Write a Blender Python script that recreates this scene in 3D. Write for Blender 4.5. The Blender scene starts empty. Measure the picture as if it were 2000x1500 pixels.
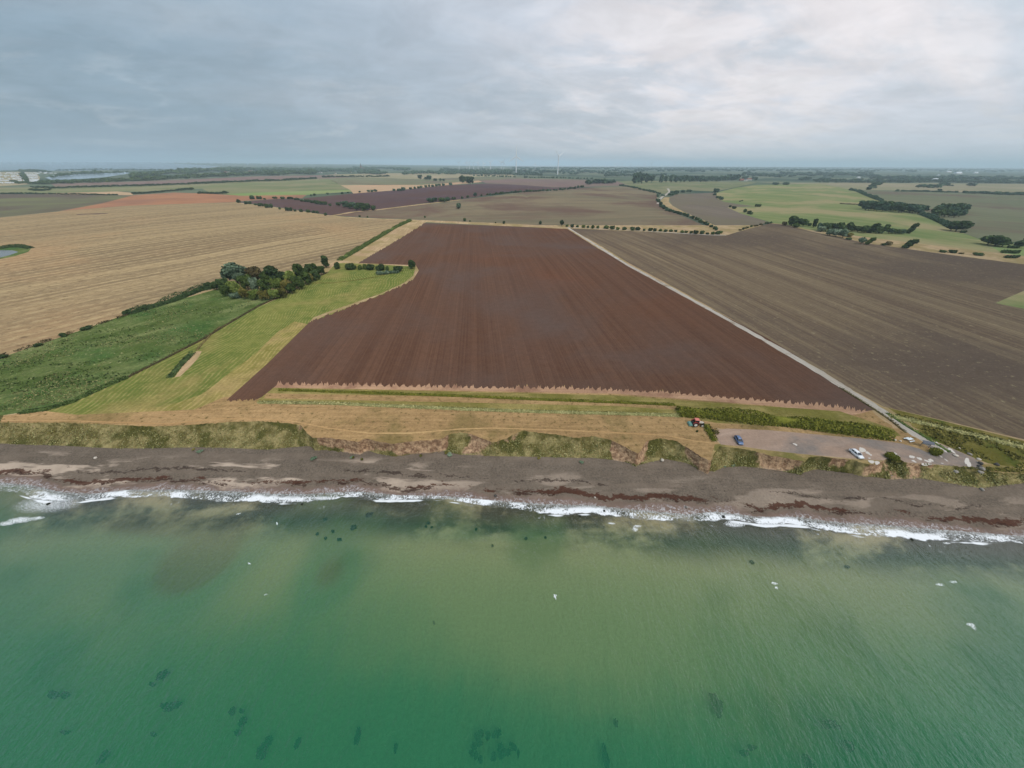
import bpy, bmesh, math, random
import numpy as np
from mathutils import Vector, Matrix
from mathutils.geometry import delaunay_2d_cdt

rng = np.random.default_rng(7)
random.seed(7)
SC = bpy.context.scene
COL = SC.collection

def S(r, g, b, k=1.0):
    def f(c):
        c /= 255.0
        return (c / 12.92 if c <= 0.04045 else ((c + 0.055) / 1.055) ** 2.4) * k
    return (f(r), f(g), f(b), 1.0)

# ------------------------------------------------------------------ camera
CAMZ, FPX = 70.0, 680.0
PITCH, ROLL = math.atan(430.5 / FPX), 0.0055
cF = np.array([0, math.cos(PITCH), -math.sin(PITCH)])
r0 = np.array([1.0, 0, 0]); u0 = np.array([0, math.sin(PITCH), math.cos(PITCH)])
cR = math.cos(ROLL) * r0 + math.sin(ROLL) * u0
cU = -math.sin(ROLL) * r0 + math.cos(ROLL) * u0
cam = bpy.data.cameras.new('camera'); camo = bpy.data.objects.new('camera', cam); COL.objects.link(camo)
cam.sensor_width = 36; cam.lens = 36 * FPX / 2000; cam.clip_start = 0.5; cam.clip_end = 80000
M = Matrix(((cR[0], cU[0], -cF[0], 0), (cR[1], cU[1], -cF[1], 0), (cR[2], cU[2], -cF[2], CAMZ), (0, 0, 0, 1)))
camo.matrix_world = M
SC.camera = camo

# ------------------------------------------------------------------ nodes helper
class NT:
    def __init__(s, tree):
        s.t = tree; s.n = tree.nodes; s.l = tree.links
    def node(s, typ, **kw):
        n = s.n.new(typ)
        for k, v in kw.items(): setattr(n, k, v)
        return n
    def put(s, sock, v):
        if isinstance(v, bpy.types.NodeSocket): s.l.new(v, sock)
        elif v is not None:
            if isinstance(v, (int, float)) and sock.type == 'RGBA': v = (v, v, v, 1)
            sock.default_value = v
    def math(s, op, a, b=0.0, c=0.0, clamp=False):
        n = s.node('ShaderNodeMath', operation=op, use_clamp=clamp)
        s.put(n.inputs[0], a); s.put(n.inputs[1], b); s.put(n.inputs[2], c)
        return n.outputs[0]
    def vmath(s, op, a, b=None, scale=None):
        n = s.node('ShaderNodeVectorMath', operation=op)
        s.put(n.inputs[0], a)
        if b is not None: s.put(n.inputs[1], b)
        if scale is not None: s.put(n.inputs['Scale'], scale)
        return n.outputs['Value'] if op in ('DOT_PRODUCT', 'LENGTH') else n.outputs[0]
    def noise(s, vec, scale=1.0, detail=3.0, rough=0.55, dist=0.0):
        n = s.node('ShaderNodeTexNoise')
        s.put(n.inputs['Vector'], vec); s.put(n.inputs['Scale'], scale); s.put(n.inputs['Detail'], detail)
        s.put(n.inputs['Roughness'], rough); s.put(n.inputs['Distortion'], dist)
        return n.outputs['Fac']
    def vor(s, vec, scale=1.0, feature='F1'):
        n = s.node('ShaderNodeTexVoronoi', feature=feature)
        s.put(n.inputs['Vector'], vec); s.put(n.inputs['Scale'], scale)
        return n.outputs
    def rng(s, v, a, b, c=0.0, d=1.0, smooth=True):
        n = s.node('ShaderNodeMapRange', interpolation_type='SMOOTHSTEP' if smooth else 'LINEAR')
        n.clamp = True
        for i, x in enumerate((v, a, b, c, d)): s.put(n.inputs[i], x)
        return n.outputs[0]
    def mix(s, f, a, b, mode='MIX'):
        n = s.node('ShaderNodeMix', data_type='RGBA', blend_type=mode)
        s.put(n.inputs[0], f); s.put(n.inputs[6], a); s.put(n.inputs[7], b)
        return n.outputs[2]
    def comb(s, x, y, z=0.0):
        n = s.node('ShaderNodeCombineXYZ')
        s.put(n.inputs[0], x); s.put(n.inputs[1], y); s.put(n.inputs[2], z)
        return n.outputs[0]
    def sep(s, v):
        n = s.node('ShaderNodeSeparateXYZ'); s.put(n.inputs[0], v); return n.outputs
    def attr(s, name):
        n = s.node('ShaderNodeAttribute', attribute_name=name); return n.outputs['Fac']
    def pos(s): return s.node('ShaderNodeNewGeometry').outputs['Position']

def new_mat(name):
    m = bpy.data.materials.new(name); m.use_nodes = True
    m.node_tree.nodes.clear()
    t = NT(m.node_tree)
    out = t.node('ShaderNodeOutputMaterial')
    return m, t, out

# ------------------------------------------------------------------ sky and sun
SUN_AZ, SUN_EL = math.radians(150), math.radians(55)
W = bpy.data.worlds.new('World'); SC.world = W; W.use_nodes = True
W.node_tree.nodes.clear()
w = NT(W.node_tree)
sky = w.node('ShaderNodeTexSky', sky_type='NISHITA'); sky.sun_disc = False
sky.sun_elevation = SUN_EL; sky.sun_rotation = SUN_AZ; sky.air_density = 1.5; sky.dust_density = 3.0
D = w.node('ShaderNodeTexCoord').outputs['Generated']
dx, dy, dz = w.sep(D)
dzp = w.math('MAXIMUM', dz, 0.0)
pl = w.vmath('SCALE', w.comb(dx, dy), scale=w.math('DIVIDE', 1.0, w.math('ADD', dzp, 0.20)))
pl2 = w.comb(w.math('MULTIPLY', w.sep(pl)[0], 0.8), w.math('MULTIPLY', w.sep(pl)[1], 1.0), 3.7)
n1 = w.noise(pl2, 0.8, 6, 0.52, 0.4)
n2 = w.noise(w.vmath('ADD', pl2, (13.1, 4.2, 0)), 2.3, 8, 0.62, 0.35)
# fine streaks stretched along one wind direction
sx = w.vmath('DOT_PRODUCT', pl, (0.86, 0.5, 0)); sy = w.vmath('DOT_PRODUCT', pl, (-0.5, 0.86, 0))
n3 = w.noise(w.comb(w.math('MULTIPLY', sx, 0.35), w.math('MULTIPLY', sy, 1.5), 1.0), 1.0, 6, 0.6, 0.3)
side = w.rng(w.math('ADD', dx, w.math('MULTIPLY', w.math('SUBTRACT', n1, 0.5), 0.5)), -0.85, 0.55)
base = w.mix(side, S(144, 167, 185), S(220, 225, 236))
lumpy = w.math('ADD', w.math('MULTIPLY', n1, 0.6), w.math('MULTIPLY', n2, 0.4))
base = w.mix(w.rng(lumpy, 0.36, 0.56, 0.45, 0.0), base, w.mix(side, S(134, 157, 175), S(182, 196, 206)))
bright = w.math('MULTIPLY', w.rng(n3, 0.46, 0.66), w.rng(dx, -0.25, 0.45, 0.08, 0.9))
base = w.mix(bright, base, S(248, 242, 244))
puff = w.math('MULTIPLY', w.rng(n2, 0.53, 0.68), w.rng(dz, 0.02, 0.24, 0.75, 0.25))
gd = w.vmath('DOT_PRODUCT', w.vmath('NORMALIZE', D), (0.375, 0.91, 0.17))
glow = w.math('MULTIPLY', w.rng(gd, 0.90, 0.998), w.rng(n2, 0.40, 0.62, 0.15, 0.85))
base = w.mix(glow, base, S(244, 238, 240))
base = w.mix(puff, base, w.mix(side, S(178, 192, 204), S(226, 226, 230)))
mott = w.noise(w.vmath('ADD', pl2, (3.1, 9.2, 2)), 2.9, 9, 0.64, 0.4)
base = w.vmath('SCALE', base, scale=w.rng(mott, 0.30, 0.70, 0.90, 1.08))
base = w.mix(w.rng(dz, 0.0, 0.10, 0.5, 0.0), base, w.mix(side, S(150, 170, 185), S(196, 206, 214)))
zen = w.rng(dz, 0.30, 0.75, 1.0, 1.4)
base = w.vmath('SCALE', base, scale=zen)
bg1 = w.node('ShaderNodeBackground'); w.put(bg1.inputs[0], base); bg1.inputs[1].default_value = 1.0
bg2 = w.node('ShaderNodeBackground'); w.put(bg2.inputs[0], sky.outputs[0]); bg2.inputs[1].default_value = 0.1
mx = w.node('ShaderNodeMixShader'); mx.inputs[0].default_value = 0.92
w.l.new(bg2.outputs[0], mx.inputs[1]); w.l.new(bg1.outputs[0], mx.inputs[2])
wo = w.node('ShaderNodeOutputWorld'); w.l.new(mx.outputs[0], wo.inputs[0])
sun = bpy.data.lights.new('sun', 'SUN'); sun.energy = 1.5; sun.angle = math.radians(30); sun.color = (1, 0.95, 0.88)
suno = bpy.data.objects.new('sun', sun); COL.objects.link(suno)
sd_ = Vector((math.sin(SUN_AZ) * math.cos(SUN_EL), math.cos(SUN_AZ) * math.cos(SUN_EL), math.sin(SUN_EL)))
suno.rotation_euler = (-sd_).to_track_quat('-Z', 'Y').to_euler()
SC.view_settings.view_transform = 'Standard'; SC.view_settings.look = 'None'
SC.view_settings.exposure = 0.0; SC.view_settings.gamma = 1.0
SC.cycles.use_denoising = True
SC.cycles.max_bounces = 5; SC.cycles.diffuse_bounces = 2; SC.cycles.glossy_bounces = 2
SC.cycles.transparent_max_bounces = 8; SC.cycles.volume_bounces = 2
SC.cycles.caustics_reflective = False; SC.cycles.caustics_refractive = False

# ------------------------------------------------------------------ pixel <-> ground
def ray(px, py):
    px = np.asarray(px, float); py = np.asarray(py, float)
    a = (px - 1000) / FPX; b = (750 - py) / FPX
    return cF + a[..., None] * cR + b[..., None] * cU
def project(P):
    q = np.asarray(P, float) - np.array([0, 0, CAMZ])
    d = q @ cF
    return 1000 + FPX * (q @ cR) / d, 750 - FPX * (q @ cU) / d
def on_plane(px, py, z):
    d = ray(px, py)
    t = (CAMZ - z) / (-d[..., 2])
    return np.array([0, 0, CAMZ]) + d * t[..., None]
def smooth(a, b, x):
    t = np.clip((x - a) / (b - a), 0, 1); return t * t * (3 - 2 * t)
def h_land(x, y):
    x = np.asarray(x, float); y = np.asarray(y, float)
    d = np.hypot(x, y)
    base = 5.5 - 2.6 * smooth(75, 150, x)  * (1 - smooth(100, 260, y))
    u = (2.6 * np.sin(x / 97 + 1.3) * np.cos(y / 131 + .4) + 2.2 * np.sin((x + y) / 171 + 2.0) + 1.4 * np.sin((x - 1.6 * y) / 83))
    m = smooth(190, 480, d) * (1 - smooth(1100, 2000, d))
    far_left = smooth(-0.30, -0.75, x / np.maximum(y, 1)) * smooth(700, 1100, d)
    return base + u * 0.75 * m * (1 - far_left)
def ground(px, py):
    px = np.asarray(px, float); py = np.asarray(py, float)
    z = np.full(px.shape, 5.5)
    for _ in range(14):
        P = on_plane(px, py, z)
        z = 0.45 * z + 0.55 * h_land(P[..., 0], P[..., 1])
    P = on_plane(px, py, z); P[..., 2] = h_land(P[..., 0], P[..., 1])
    return P
def g1(px, py):
    return ground(np.array([px]), np.array([py]))[0]
def hor(px): return 319.5 + (np.asarray(px, float) - 1000) * 0.0055

# ------------------------------------------------------------------ mesh helpers
def mesh_obj(name, V, F, mat=None, parent=None, smooth_=False, link=True):
    """V (n,3); F = (m,k) array or list of such arrays"""
    if isinstance(F, np.ndarray): F = [F]
    me = bpy.data.meshes.new(name)
    V = np.ascontiguousarray(V, dtype=np.float32)
    nl = sum(f.size for f in F); nf = sum(len(f) for f in F)
    me.vertices.add(len(V)); me.vertices.foreach_set('co', V.ravel())
    me.loops.add(nl); me.polygons.add(nf)
    me.loops.foreach_set('vertex_index', np.concatenate([f.ravel() for f in F]).astype(np.int32))
    tot = np.concatenate([np.full(len(f), f.shape[1]) for f in F]).astype(np.int32)
    st = np.concatenate([[0], np.cumsum(tot)[:-1]]).astype(np.int32)
    me.polygons.foreach_set('loop_start', st); me.polygons.foreach_set('loop_total', tot)
    me.update(calc_edges=True); me.validate()
    if smooth_: me.shade_smooth()
    if mat: me.materials.append(mat)
    o = bpy.data.objects.new(name, me)
    if link: COL.objects.link(o)
    if parent: o.parent = parent
    return o
def add_attr(o, name, arr):
    a = o.data.attributes.new(name, 'FLOAT', 'POINT'); a.data.foreach_set('value', np.asarray(arr, np.float32))
def tag(o, label, cat, group=None, kind=None):
    o['label'] = label; o['category'] = cat
    if group: o['group'] = group
    if kind: o['kind'] = kind
    return o
def empty(name, loc, rz=0.0):
    o = bpy.data.objects.new(name, None); COL.objects.link(o)
    o.location = loc; o.rotation_euler = (0, 0, rz); o.empty_display_size = 0.2
    return o
class MB:
    """collects boxes, tubes, lofts into one mesh"""
    def __init__(s): s.V = []; s.F = []; s.n = 0
    def add(s, V, F):
        V = [tuple(map(float, v)) for v in V]
        s.V += V; s.F += [tuple(i + s.n for i in f) for f in F]; s.n += len(V)
    def box(s, c, size, rz=0.0, taper=1.0, ry=0.0):
        cx, cy, cz = c; sx, sy, sz = (q / 2 for q in size)
        pts = []
        for z, k in ((-sz, 1.0), (sz, taper)):
            for x, y in ((-sx, -sy), (sx, -sy), (sx, sy), (-sx, sy)):
                X, Y, Z = x * k, y * k, z
                X, Z = X * math.cos(ry) + Z * math.sin(ry), -X * math.sin(ry) + Z * math.cos(ry)
                pts.append((cx + X * math.cos(rz) - Y * math.sin(rz), cy + X * math.sin(rz) + Y * math.cos(rz), cz + Z))
        s.add(pts, [(3, 2, 1, 0), (4, 5, 6, 7), (0, 1, 5, 4), (1, 2, 6, 5), (2, 3, 7, 6), (3, 0, 4, 7)])
    def tube(s, p, q, r0, r1=None, n=10, caps=True):
        r1 = r0 if r1 is None else r1
        p = Vector(p); q = Vector(q); d = (q - p).normalized()
        a = d.orthogonal().normalized(); b = d.cross(a)
        pts = []
        for c, r in ((p, r0), (q, r1)):
            for i in range(n):
                t = 2 * math.pi * i / n; pts.append(c + a * (r * math.cos(t)) + b * (r * math.sin(t)))
        F = [(i, (i + 1) % n, n + (i + 1) % n, n + i) for i in range(n)]
        if caps: F += [tuple(range(n - 1, -1, -1)), tuple(range(n, 2 * n))]
        s.add(pts, F)
    def loft(s, rings, cap=True):
        n = len(rings[0]); pts = [p for r in rings for p in r]
        F = []
        for k in range(len(rings) - 1):
            for i in range(n):
                j = (i + 1) % n; F.append((k * n + i, k * n + j, (k + 1) * n + j, (k + 1) * n + i))
        if cap: F += [tuple(range(n - 1, -1, -1)), tuple((len(rings) - 1) * n + i for i in range(n))]
        s.add(pts, F)
    def build(s, name, mat, parent=None, smooth_=False, bevel=0.0):
        me = bpy.data.meshes.new(name); me.from_pydata(s.V, [], s.F); me.update()
        bm = bmesh.new(); bm.from_mesh(me); bmesh.ops.recalc_face_normals(bm, faces=bm.faces)
        if bevel: bmesh.ops.bevel(bm, geom=bm.edges[:], offset=bevel, segments=2, affect='EDGES', profile=0.6)
        bm.to_mesh(me); bm.free()
        if smooth_: me.shade_smooth()
        if mat: me.materials.append(mat)
        o = bpy.data.objects.new(name, me); COL.objects.link(o)
        if parent: o.parent = parent
        return o

# ------------------------------------------------------------------ materials
def field_mat(name, c1, c2, c3, az=0.0, across=0.5, along=0.012, sr=(0.40, 0.60), mott=0.012, mr=(0.42, 0.6),
              grain=0.30, gscale=1.4, fine=None, extra=None, warp=0.0, lines=None, bump=0.0, red=None):
    """streaks run along azimuth az (degrees clockwise from +Y); c1/c2 streak colours, c3 broad patches"""
    m, t, out = new_mat(name)
    P = t.pos(); a = math.radians(az)
    flat = t.vmath('MULTIPLY', P, (1, 1, 0))
    al = t.vmath('DOT_PRODUCT', P, (math.sin(a), math.cos(a), 0)); ac = t.vmath('DOT_PRODUCT', P, (math.cos(a), -math.sin(a), 0))
    if warp:
        ac = t.math('ADD', ac, t.math('MULTIPLY', t.math('SUBTRACT', t.noise(flat, 0.015, 2), 0.5), warp))
    st = t.noise(t.comb(t.math('MULTIPLY', ac, across), t.math('MULTIPLY', al, along)), 1.0, 5, 0.62)
    st2 = t.noise(t.comb(t.math('MULTIPLY', ac, across * 0.16), t.math('MULTIPLY', al, along * 0.5), 5.0), 1.0, 3, 0.6)
    mo = t.noise(flat, mott, 5, 0.6, 0.3)
    gr = t.noise(flat, gscale, 4, 0.7)
    gr2 = t.noise(flat, gscale * 0.22, 3, 0.6)
    c = t.mix(t.rng(t.math('ADD', t.math('MULTIPLY', st, 0.6), t.math('MULTIPLY', st2, 0.4)), *sr), c1, c2)
    c = t.mix(t.rng(mo, mr[0], mr[1]), c, c3)
    if red: c = t.mix(t.rng(t.noise(flat, red[1], 3, 0.5), red[2], red[3], 0, 0.4), c, red[0])
    if lines:   # regular drill / swath lines: (spacing m, colour, amount)
        wv = t.math('SINE', t.math('MULTIPLY', t.math('ADD', ac, t.math('MULTIPLY', t.noise(flat, 0.3, 2), lines[0] * 0.5)), 2 * math.pi / lines[0]))
        c = t.mix(t.math('MULTIPLY', t.rng(wv, -0.1, 0.9), t.math('MULTIPLY', lines[2], t.rng(gr2, 0.3, 0.6))), c, lines[1])
    if extra:   # speckle colour, threshold low/high, scale
        c = t.mix(t.rng(t.noise(flat, extra[3], 4, 0.7), extra[1], extra[2]), c, extra[0])
    v = t.math('ADD', 1.0, t.math('ADD', t.math('MULTIPLY', t.math('SUBTRACT', gr, 0.5), grain * 2), t.math('MULTIPLY', t.math('SUBTRACT', gr2, 0.5), grain)))
    c = t.vmath('SCALE', c, scale=v)
    b = t.node('ShaderNodeBsdfDiffuse'); t.put(b.inputs[0], c); b.inputs[1].default_value = 1.0
    if bump:
        bp = t.node('ShaderNodeBump'); bp.inputs['Distance'].default_value = bump; bp.inputs['Strength'].default_value = 0.8
        t.put(bp.inputs['Height'], t.math('ADD', gr, st)); t.l.new(bp.outputs[0], b.inputs['Normal'])
    t.l.new(b.outputs[0], out.inputs[0])
    return m
def plain(name, col, rough=0.6, spec=0.4, metal=0.0, vary=0.12, vs=3.0, coat=0.0):
    m, t, out = new_mat(name)
    b = t.node('ShaderNodeBsdfPrincipled')
    o = t.node('ShaderNodeTexCoord').outputs['Object']
    n = t.noise(o, vs, 4, 0.6)
    c = t.vmath('SCALE', col[:3], scale=t.rng(n, 0.25, 0.75, 1 - vary, 1 + vary))
    t.put(b.inputs['Base Color'], c); b.inputs['Roughness'].default_value = rough
    b.inputs['Specular IOR Level'].default_value = spec; b.inputs['Metallic'].default_value = metal
    b.inputs['Coat Weight'].default_value = coat
    t.l.new(b.outputs[0], out.inputs[0])
    return m
def leaf_mat(name, dark, mid, light):
    dark, mid, light = [(c_[0] * 1.55, c_[1] * 1.55, c_[2] * 1.5, 1) for c_ in (dark, mid, light)]
    m, t, out = new_mat(name)
    g = t.node('ShaderNodeNewGeometry'); oi = t.node('ShaderNodeObjectInfo')
    n = t.noise(g.outputs['Position'], 0.55, 3, 0.6)
    f = t.math('ADD', t.math('MULTIPLY', n, 0.9), t.math('MULTIPLY', t.math('SUBTRACT', g.outputs['Random Per Island'], 0.5), 0.35))
    f = t.math('ADD', f, t.math('MULTIPLY', t.math('SUBTRACT', oi.outputs['Random'], 0.5), 0.35))
    c = t.mix(t.rng(f, 0.15, 0.5), dark, mid); c = t.mix(t.rng(f, 0.45, 0.85), c, light)
    b = t.node('ShaderNodeBsdfDiffuse'); t.put(b.inputs[0], c)
    t.l.new(b.outputs[0], out.inputs[0])
    return m
LEAF = {
    'dark': leaf_mat('leaf_dark', S(34, 45, 30), S(52, 66, 40), S(76, 90, 54)),
    'mid': leaf_mat('leaf_mid', S(44, 56, 30), S(66, 80, 42), S(92, 104, 56)),
    'light': leaf_mat('leaf_light', S(62, 74, 36), S(92, 104, 52), S(122, 132, 72)),
    'grey': leaf_mat('leaf_grey', S(60, 74, 58), S(92, 106, 86), S(134, 144, 124)),
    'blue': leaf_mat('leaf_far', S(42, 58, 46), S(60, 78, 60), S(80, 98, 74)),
    'brown': leaf_mat('leaf_brown', S(56, 50, 36), S(82, 74, 48), S(110, 98, 62)),
    'olive': leaf_mat('leaf_olive', S(58, 58, 28), S(88, 84, 42), S(120, 110, 62)),
    'hedge': leaf_mat('leaf_hedge', S(54, 58, 22), S(84, 86, 34), S(116, 112, 50)),
    'reed': leaf_mat('leaf_reed', S(82, 84, 52), S(120, 118, 78), S(158, 150, 108)),
}
BARK = plain('bark', S(82, 70, 58), 0.9, 0.1)
MT = {}
MT['plough'] = field_mat('ploughed_soil', S(88, 63, 50), S(106, 78, 62), S(96, 79, 71), az=-5.5, across=1.5, along=0.006, sr=(0.34, 0.66),
                         mott=0.008, mr=(0.42, 0.68), grain=0.38, gscale=1.6, extra=(S(156, 132, 112), 0.67, 0.75, 1.0), red=(S(116, 74, 52), 0.006, 0.50, 0.70))
MT['harrow'] = field_mat('harrowed_soil', S(103, 87, 72), S(142, 125, 98), S(98, 84, 72), az=-7.5, across=0.6, along=0.005, sr=(0.40, 0.70),
                         mott=0.006, mr=(0.42, 0.62), grain=0.38, gscale=1.1, extra=(S(146, 132, 104), 0.58, 0.72, 0.4))
MT['stubble'] = field_mat('stubble', S(122, 105, 81), S(158, 138, 104), S(156, 129, 96), az=27, across=0.26, along=0.003, sr=(0.38, 0.62),
                          mott=0.006, mr=(0.48, 0.70), grain=0.42, gscale=1.0, warp=10, extra=(S(116, 97, 74), 0.56, 0.70, 0.25), lines=(9.0, S(182, 162, 122), 0.4))
MT['midfield'] = field_mat('drilled_field', S(112, 104, 84), S(132, 118, 94), S(108, 88, 76), az=82, across=0.045, along=0.004,
                           mott=0.0045, mr=(0.45, 0.6), grain=0.14, gscale=0.5)
MT['darkfield'] = field_mat('dark_ploughed_soil', S(84, 68, 70), S(96, 78, 78), S(90, 70, 66), az=60, across=0.05, mott=0.004, grain=0.12, gscale=0.4)
MT['greyfield'] = field_mat('grey_harrowed_soil', S(106, 94, 86), S(124, 112, 98), S(116, 106, 88), az=-12, across=0.12, along=0.006, mott=0.006, grain=0.16, gscale=0.8)
MT['orange'] = field_mat('red_brown_soil', S(148, 106, 80), S(164, 120, 90), S(140, 104, 84), az=70, across=0.04, mott=0.004, grain=0.1, gscale=0.3)
MT['pink'] = field_mat('pink_stubble', S(176, 142, 112), S(188, 156, 126), S(172, 148, 118), az=70, across=0.03, mott=0.003, grain=0.1, gscale=0.2)
MT['purple'] = field_mat('purple_brown_soil', S(118, 98, 94), S(130, 108, 100), S(122, 106, 94), az=75, across=0.02, mott=0.003, grain=0.08, gscale=0.2)
MT['beige'] = field_mat('far_beige_field', S(146, 134, 108), S(160, 146, 118), S(140, 134, 104), az=80, across=0.02, mott=0.003, grain=0.1, gscale=0.2)
MT['greygreen'] = field_mat('grey_green_field', S(112, 114, 88), S(122, 120, 94), S(112, 98, 84), az=-40, across=0.03, along=0.004, mott=0.005, mr=(0.48, 0.66), grain=0.12, gscale=0.4)
MT['leftfield'] = field_mat('dim_green_field', S(102, 100, 78), S(114, 118, 80), S(96, 86, 76), az=60, across=0.02, along=0.003, mott=0.004, grain=0.12, gscale=0.4)
MT['farland'] = field_mat('far_farmland', S(88, 100, 80), S(116, 118, 96), S(70, 84, 70), az=85, across=0.006, along=0.0015, mott=0.0022, mr=(0.46, 0.56), grain=0.1, gscale=0.05)
MT['green'] = field_mat('far_grass', S(104, 112, 80), S(120, 124, 88), S(130, 126, 96), az=10, across=0.08, along=0.004, mott=0.006, grain=0.14, gscale=0.5)
MT['brightgreen'] = field_mat('bright_far_grass', S(116, 136, 82), S(128, 142, 90), S(134, 140, 96), az=70, across=0.05, mott=0.006, grain=0.12, gscale=0.4)
MT['yellowgreen'] = field_mat('mown_grass_slope', S(136, 138, 92), S(110, 124, 76), S(154, 142, 104), az=-22, across=0.11, along=0.005, sr=(0.42, 0.58), mott=0.007, mr=(0.46, 0.62), grain=0.16, gscale=0.7)
MT['marsh'] = field_mat('rough_marsh_grass', S(78, 94, 48), S(116, 124, 78), S(66, 94, 48), az=30, across=0.12, along=0.05, sr=(0.42, 0.64), mott=0.02, mr=(0.46, 0.6), grain=0.8, gscale=1.1,
                        extra=(S(168, 162, 120), 0.58, 0.72, 0.75), bump=0.4)
MT['meadow'] = field_mat('mown_meadow', S(94, 108, 50), S(114, 120, 60), S(148, 132, 82), az=-6, across=0.10, along=0.02, mott=0.022, mr=(0.46, 0.68), grain=0.55, gscale=1.2,
                         lines=(1.5, S(154, 140, 90), 0.55), warp=34.0)
MT['drymeadow'] = field_mat('dry_mown_meadow', S(124, 120, 62), S(142, 130, 74), S(160, 138, 92), az=-6, across=0.10, along=0.02, mott=0.03, mr=(0.42, 0.62), grain=0.55, gscale=1.2,
                         lines=(1.5, S(168, 150, 100), 0.6), warp=30.0)
MT['strip'] = field_mat('dry_mown_grass', S(150, 122, 84), S(174, 144, 102), S(130, 112, 72), az=88, across=0.9, along=0.04, sr=(0.36, 0.64), mott=0.05, mr=(0.48, 0.66), grain=0.65, gscale=1.5,
                        extra=(S(100, 86, 52), 0.55, 0.66, 0.75))
MT['tan'] = field_mat('trampled_stubble', S(162, 128, 102), S(184, 150, 120), S(140, 106, 86), az=88, across=1.6, along=0.03, sr=(.36,.64), mott=0.08, mr=(0.45, 0.7), grain=0.4, gscale=1.6)
MT['margin'] = field_mat('pale_field_margin', S(164, 138, 106), S(184, 160, 124), S(150, 132, 92), az=-6, across=0.5, along=0.03, mott=0.05, grain=0.26, gscale=1.4)
MT['olive'] = field_mat('olive_rough_grass', S(128, 118, 68), S(152, 138, 86), S(118, 112, 58), az=88, across=0.9, along=0.04, mott=0.06, grain=0.55, gscale=1.6, bump=0.3)
MT['verge'] = field_mat('rough_verge', S(104, 98, 46), S(136, 122, 70), S(86, 92, 40), az=60, across=0.25, along=0.05, mott=0.06, mr=(0.46, 0.6), grain=0.5, gscale=1.2, bump=0.4)
MT['clifftop'] = field_mat('cliff_top_grass', S(144, 126, 82), S(170, 146, 102), S(122, 114, 66), az=80, across=0.4, along=0.08, mott=0.1, mr=(0.5, 0.64), grain=0.5, gscale=1.5)
MT['track'] = field_mat('pale_gravel_track', S(166, 156, 142), S(186, 178, 166), S(146, 132, 114), az=-6, across=1.5, along=0.05, mott=0.12, mr=(0.55, 0.7), grain=0.22, gscale=2.0)
MT['carpark'] = field_mat('car_park_gravel', S(164, 140, 122), S(178, 154, 136), S(136, 126, 118), az=78, across=0.35, along=0.03, mott=0.03, mr=(0.48, 0.62), grain=0.3, gscale=1.5, extra=(S(120, 108, 98), 0.58, 0.7, 0.12))
MT['foot'] = field_mat('trodden_earth', S(178, 146, 102), S(190, 160, 114), S(168, 134, 92), az=88, across=2, along=0.1, grain=0.35, gscale=1.5)

def simple_water(name, col, rough):
    m, t, out = new_mat(name)
    b = t.node('ShaderNodeBsdfPrincipled'); b.inputs['Base Color'].default_value = col; b.inputs['Roughness'].default_value = rough
    b.inputs['IOR'].default_value = 1.33; b.inputs['Specular IOR Level'].default_value = 0.5
    t.l.new(b.outputs[0], out.inputs[0]); return m
MT['bay'] = simple_water('bay_water', S(88, 104, 110), 0.18)
MT['basin'] = simple_water('basin_water', S(150, 162, 170), 0.15)
MT['pond'] = simple_water('pond_water', S(112, 112, 108), 0.2)

# ------------------------------------------------------------------ coast curves (picture points laid on their own levels)
TOP = [(0,825),(60,826),(120,826),(200,828),(290,833),(330,832),(400,828),(450,824),(510,823),(560,826),(588,831),(600,846),(610,855),(640,855),(670,859),(700,863),(716,856),(735,862),(770,867),(800,862),(830,860),(860,858),(880,848),(900,845),(920,848),(940,856),(965,864),(988,857),(1000,850),(1020,842),(1035,843),(1060,846),(1090,849),(1110,853),(1130,855),(1160,852),(1180,856),(1200,862),(1225,875),(1245,886),(1252,880),(1262,862),(1290,856),(1320,861),(1345,876),(1370,892),(1388,900),(1396,884),(1405,872),(1450,876),(1480,883),(1500,889),(1530,894),(1560,899),(1572,902),(1580,894),(1600,891),(1640,896),(1665,898),(1685,904),(1700,908),(1720,903),(1732,896),(1745,895),(1760,902),(1780,905),(1830,908),(1870,911),(1900,914),(1930,920),(1960,924),(2000,925)]
FOOT = [(0,868),(130,872),(230,878),(350,876),(440,876),(520,880),(600,872),(640,873),(720,877),(800,876),(860,880),(900,890),(940,890),(1000,893),(1090,895),(1160,896),(1200,900),(1250,908),(1270,904),(1300,898),(1340,905),(1365,915),(1395,922),(1410,915),(1450,912),(1500,917),(1560,926),(1590,918),(1620,915),(1660,925),(1690,930),(1740,938),(1800,935),(1880,950),(1920,957),(1960,950),(2000,945)]
WATER = [(0,943),(60,948),(120,962),(180,965),(250,957),(350,957),(450,960),(530,965),(600,965),(700,960),(780,968),(880,970),(960,978),(1060,985),(1160,988),(1260,998),(1340,1005),(1400,1000),(1480,1010),(1560,1010),(1640,1022),(1720,1025),(1800,1032),(1900,1040),(2000,1048)]
def densify(pts, step):
    out = []
    for (x0, y0), (x1, y1) in zip(pts[:-1], pts[1:]):
        n = max(1, int(math.hypot(x1 - x0, y1 - y0) / step))
        for i in range(n): out.append((x0 + (x1 - x0) * i / n, y0 + (y1 - y0) * i / n))
    out.append(pts[-1]); return np.array(out, float)
tp = densify(TOP, 4.0)
tp[1:-1, 1] += rng.normal(0, 0.5, len(tp) - 2)
topw = ground(tp[:, 0], tp[:, 1])
def side_ext(x0, y0, sgn):
    xs = x0 + sgn * np.array([3, 8, 16, 30, 50, 80, 120, 180, 260, 330.0])
    ys = y0 + 4 * np.sin(xs / 37)
    return np.stack([xs, ys, h_land(xs, ys)], 1)
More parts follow.
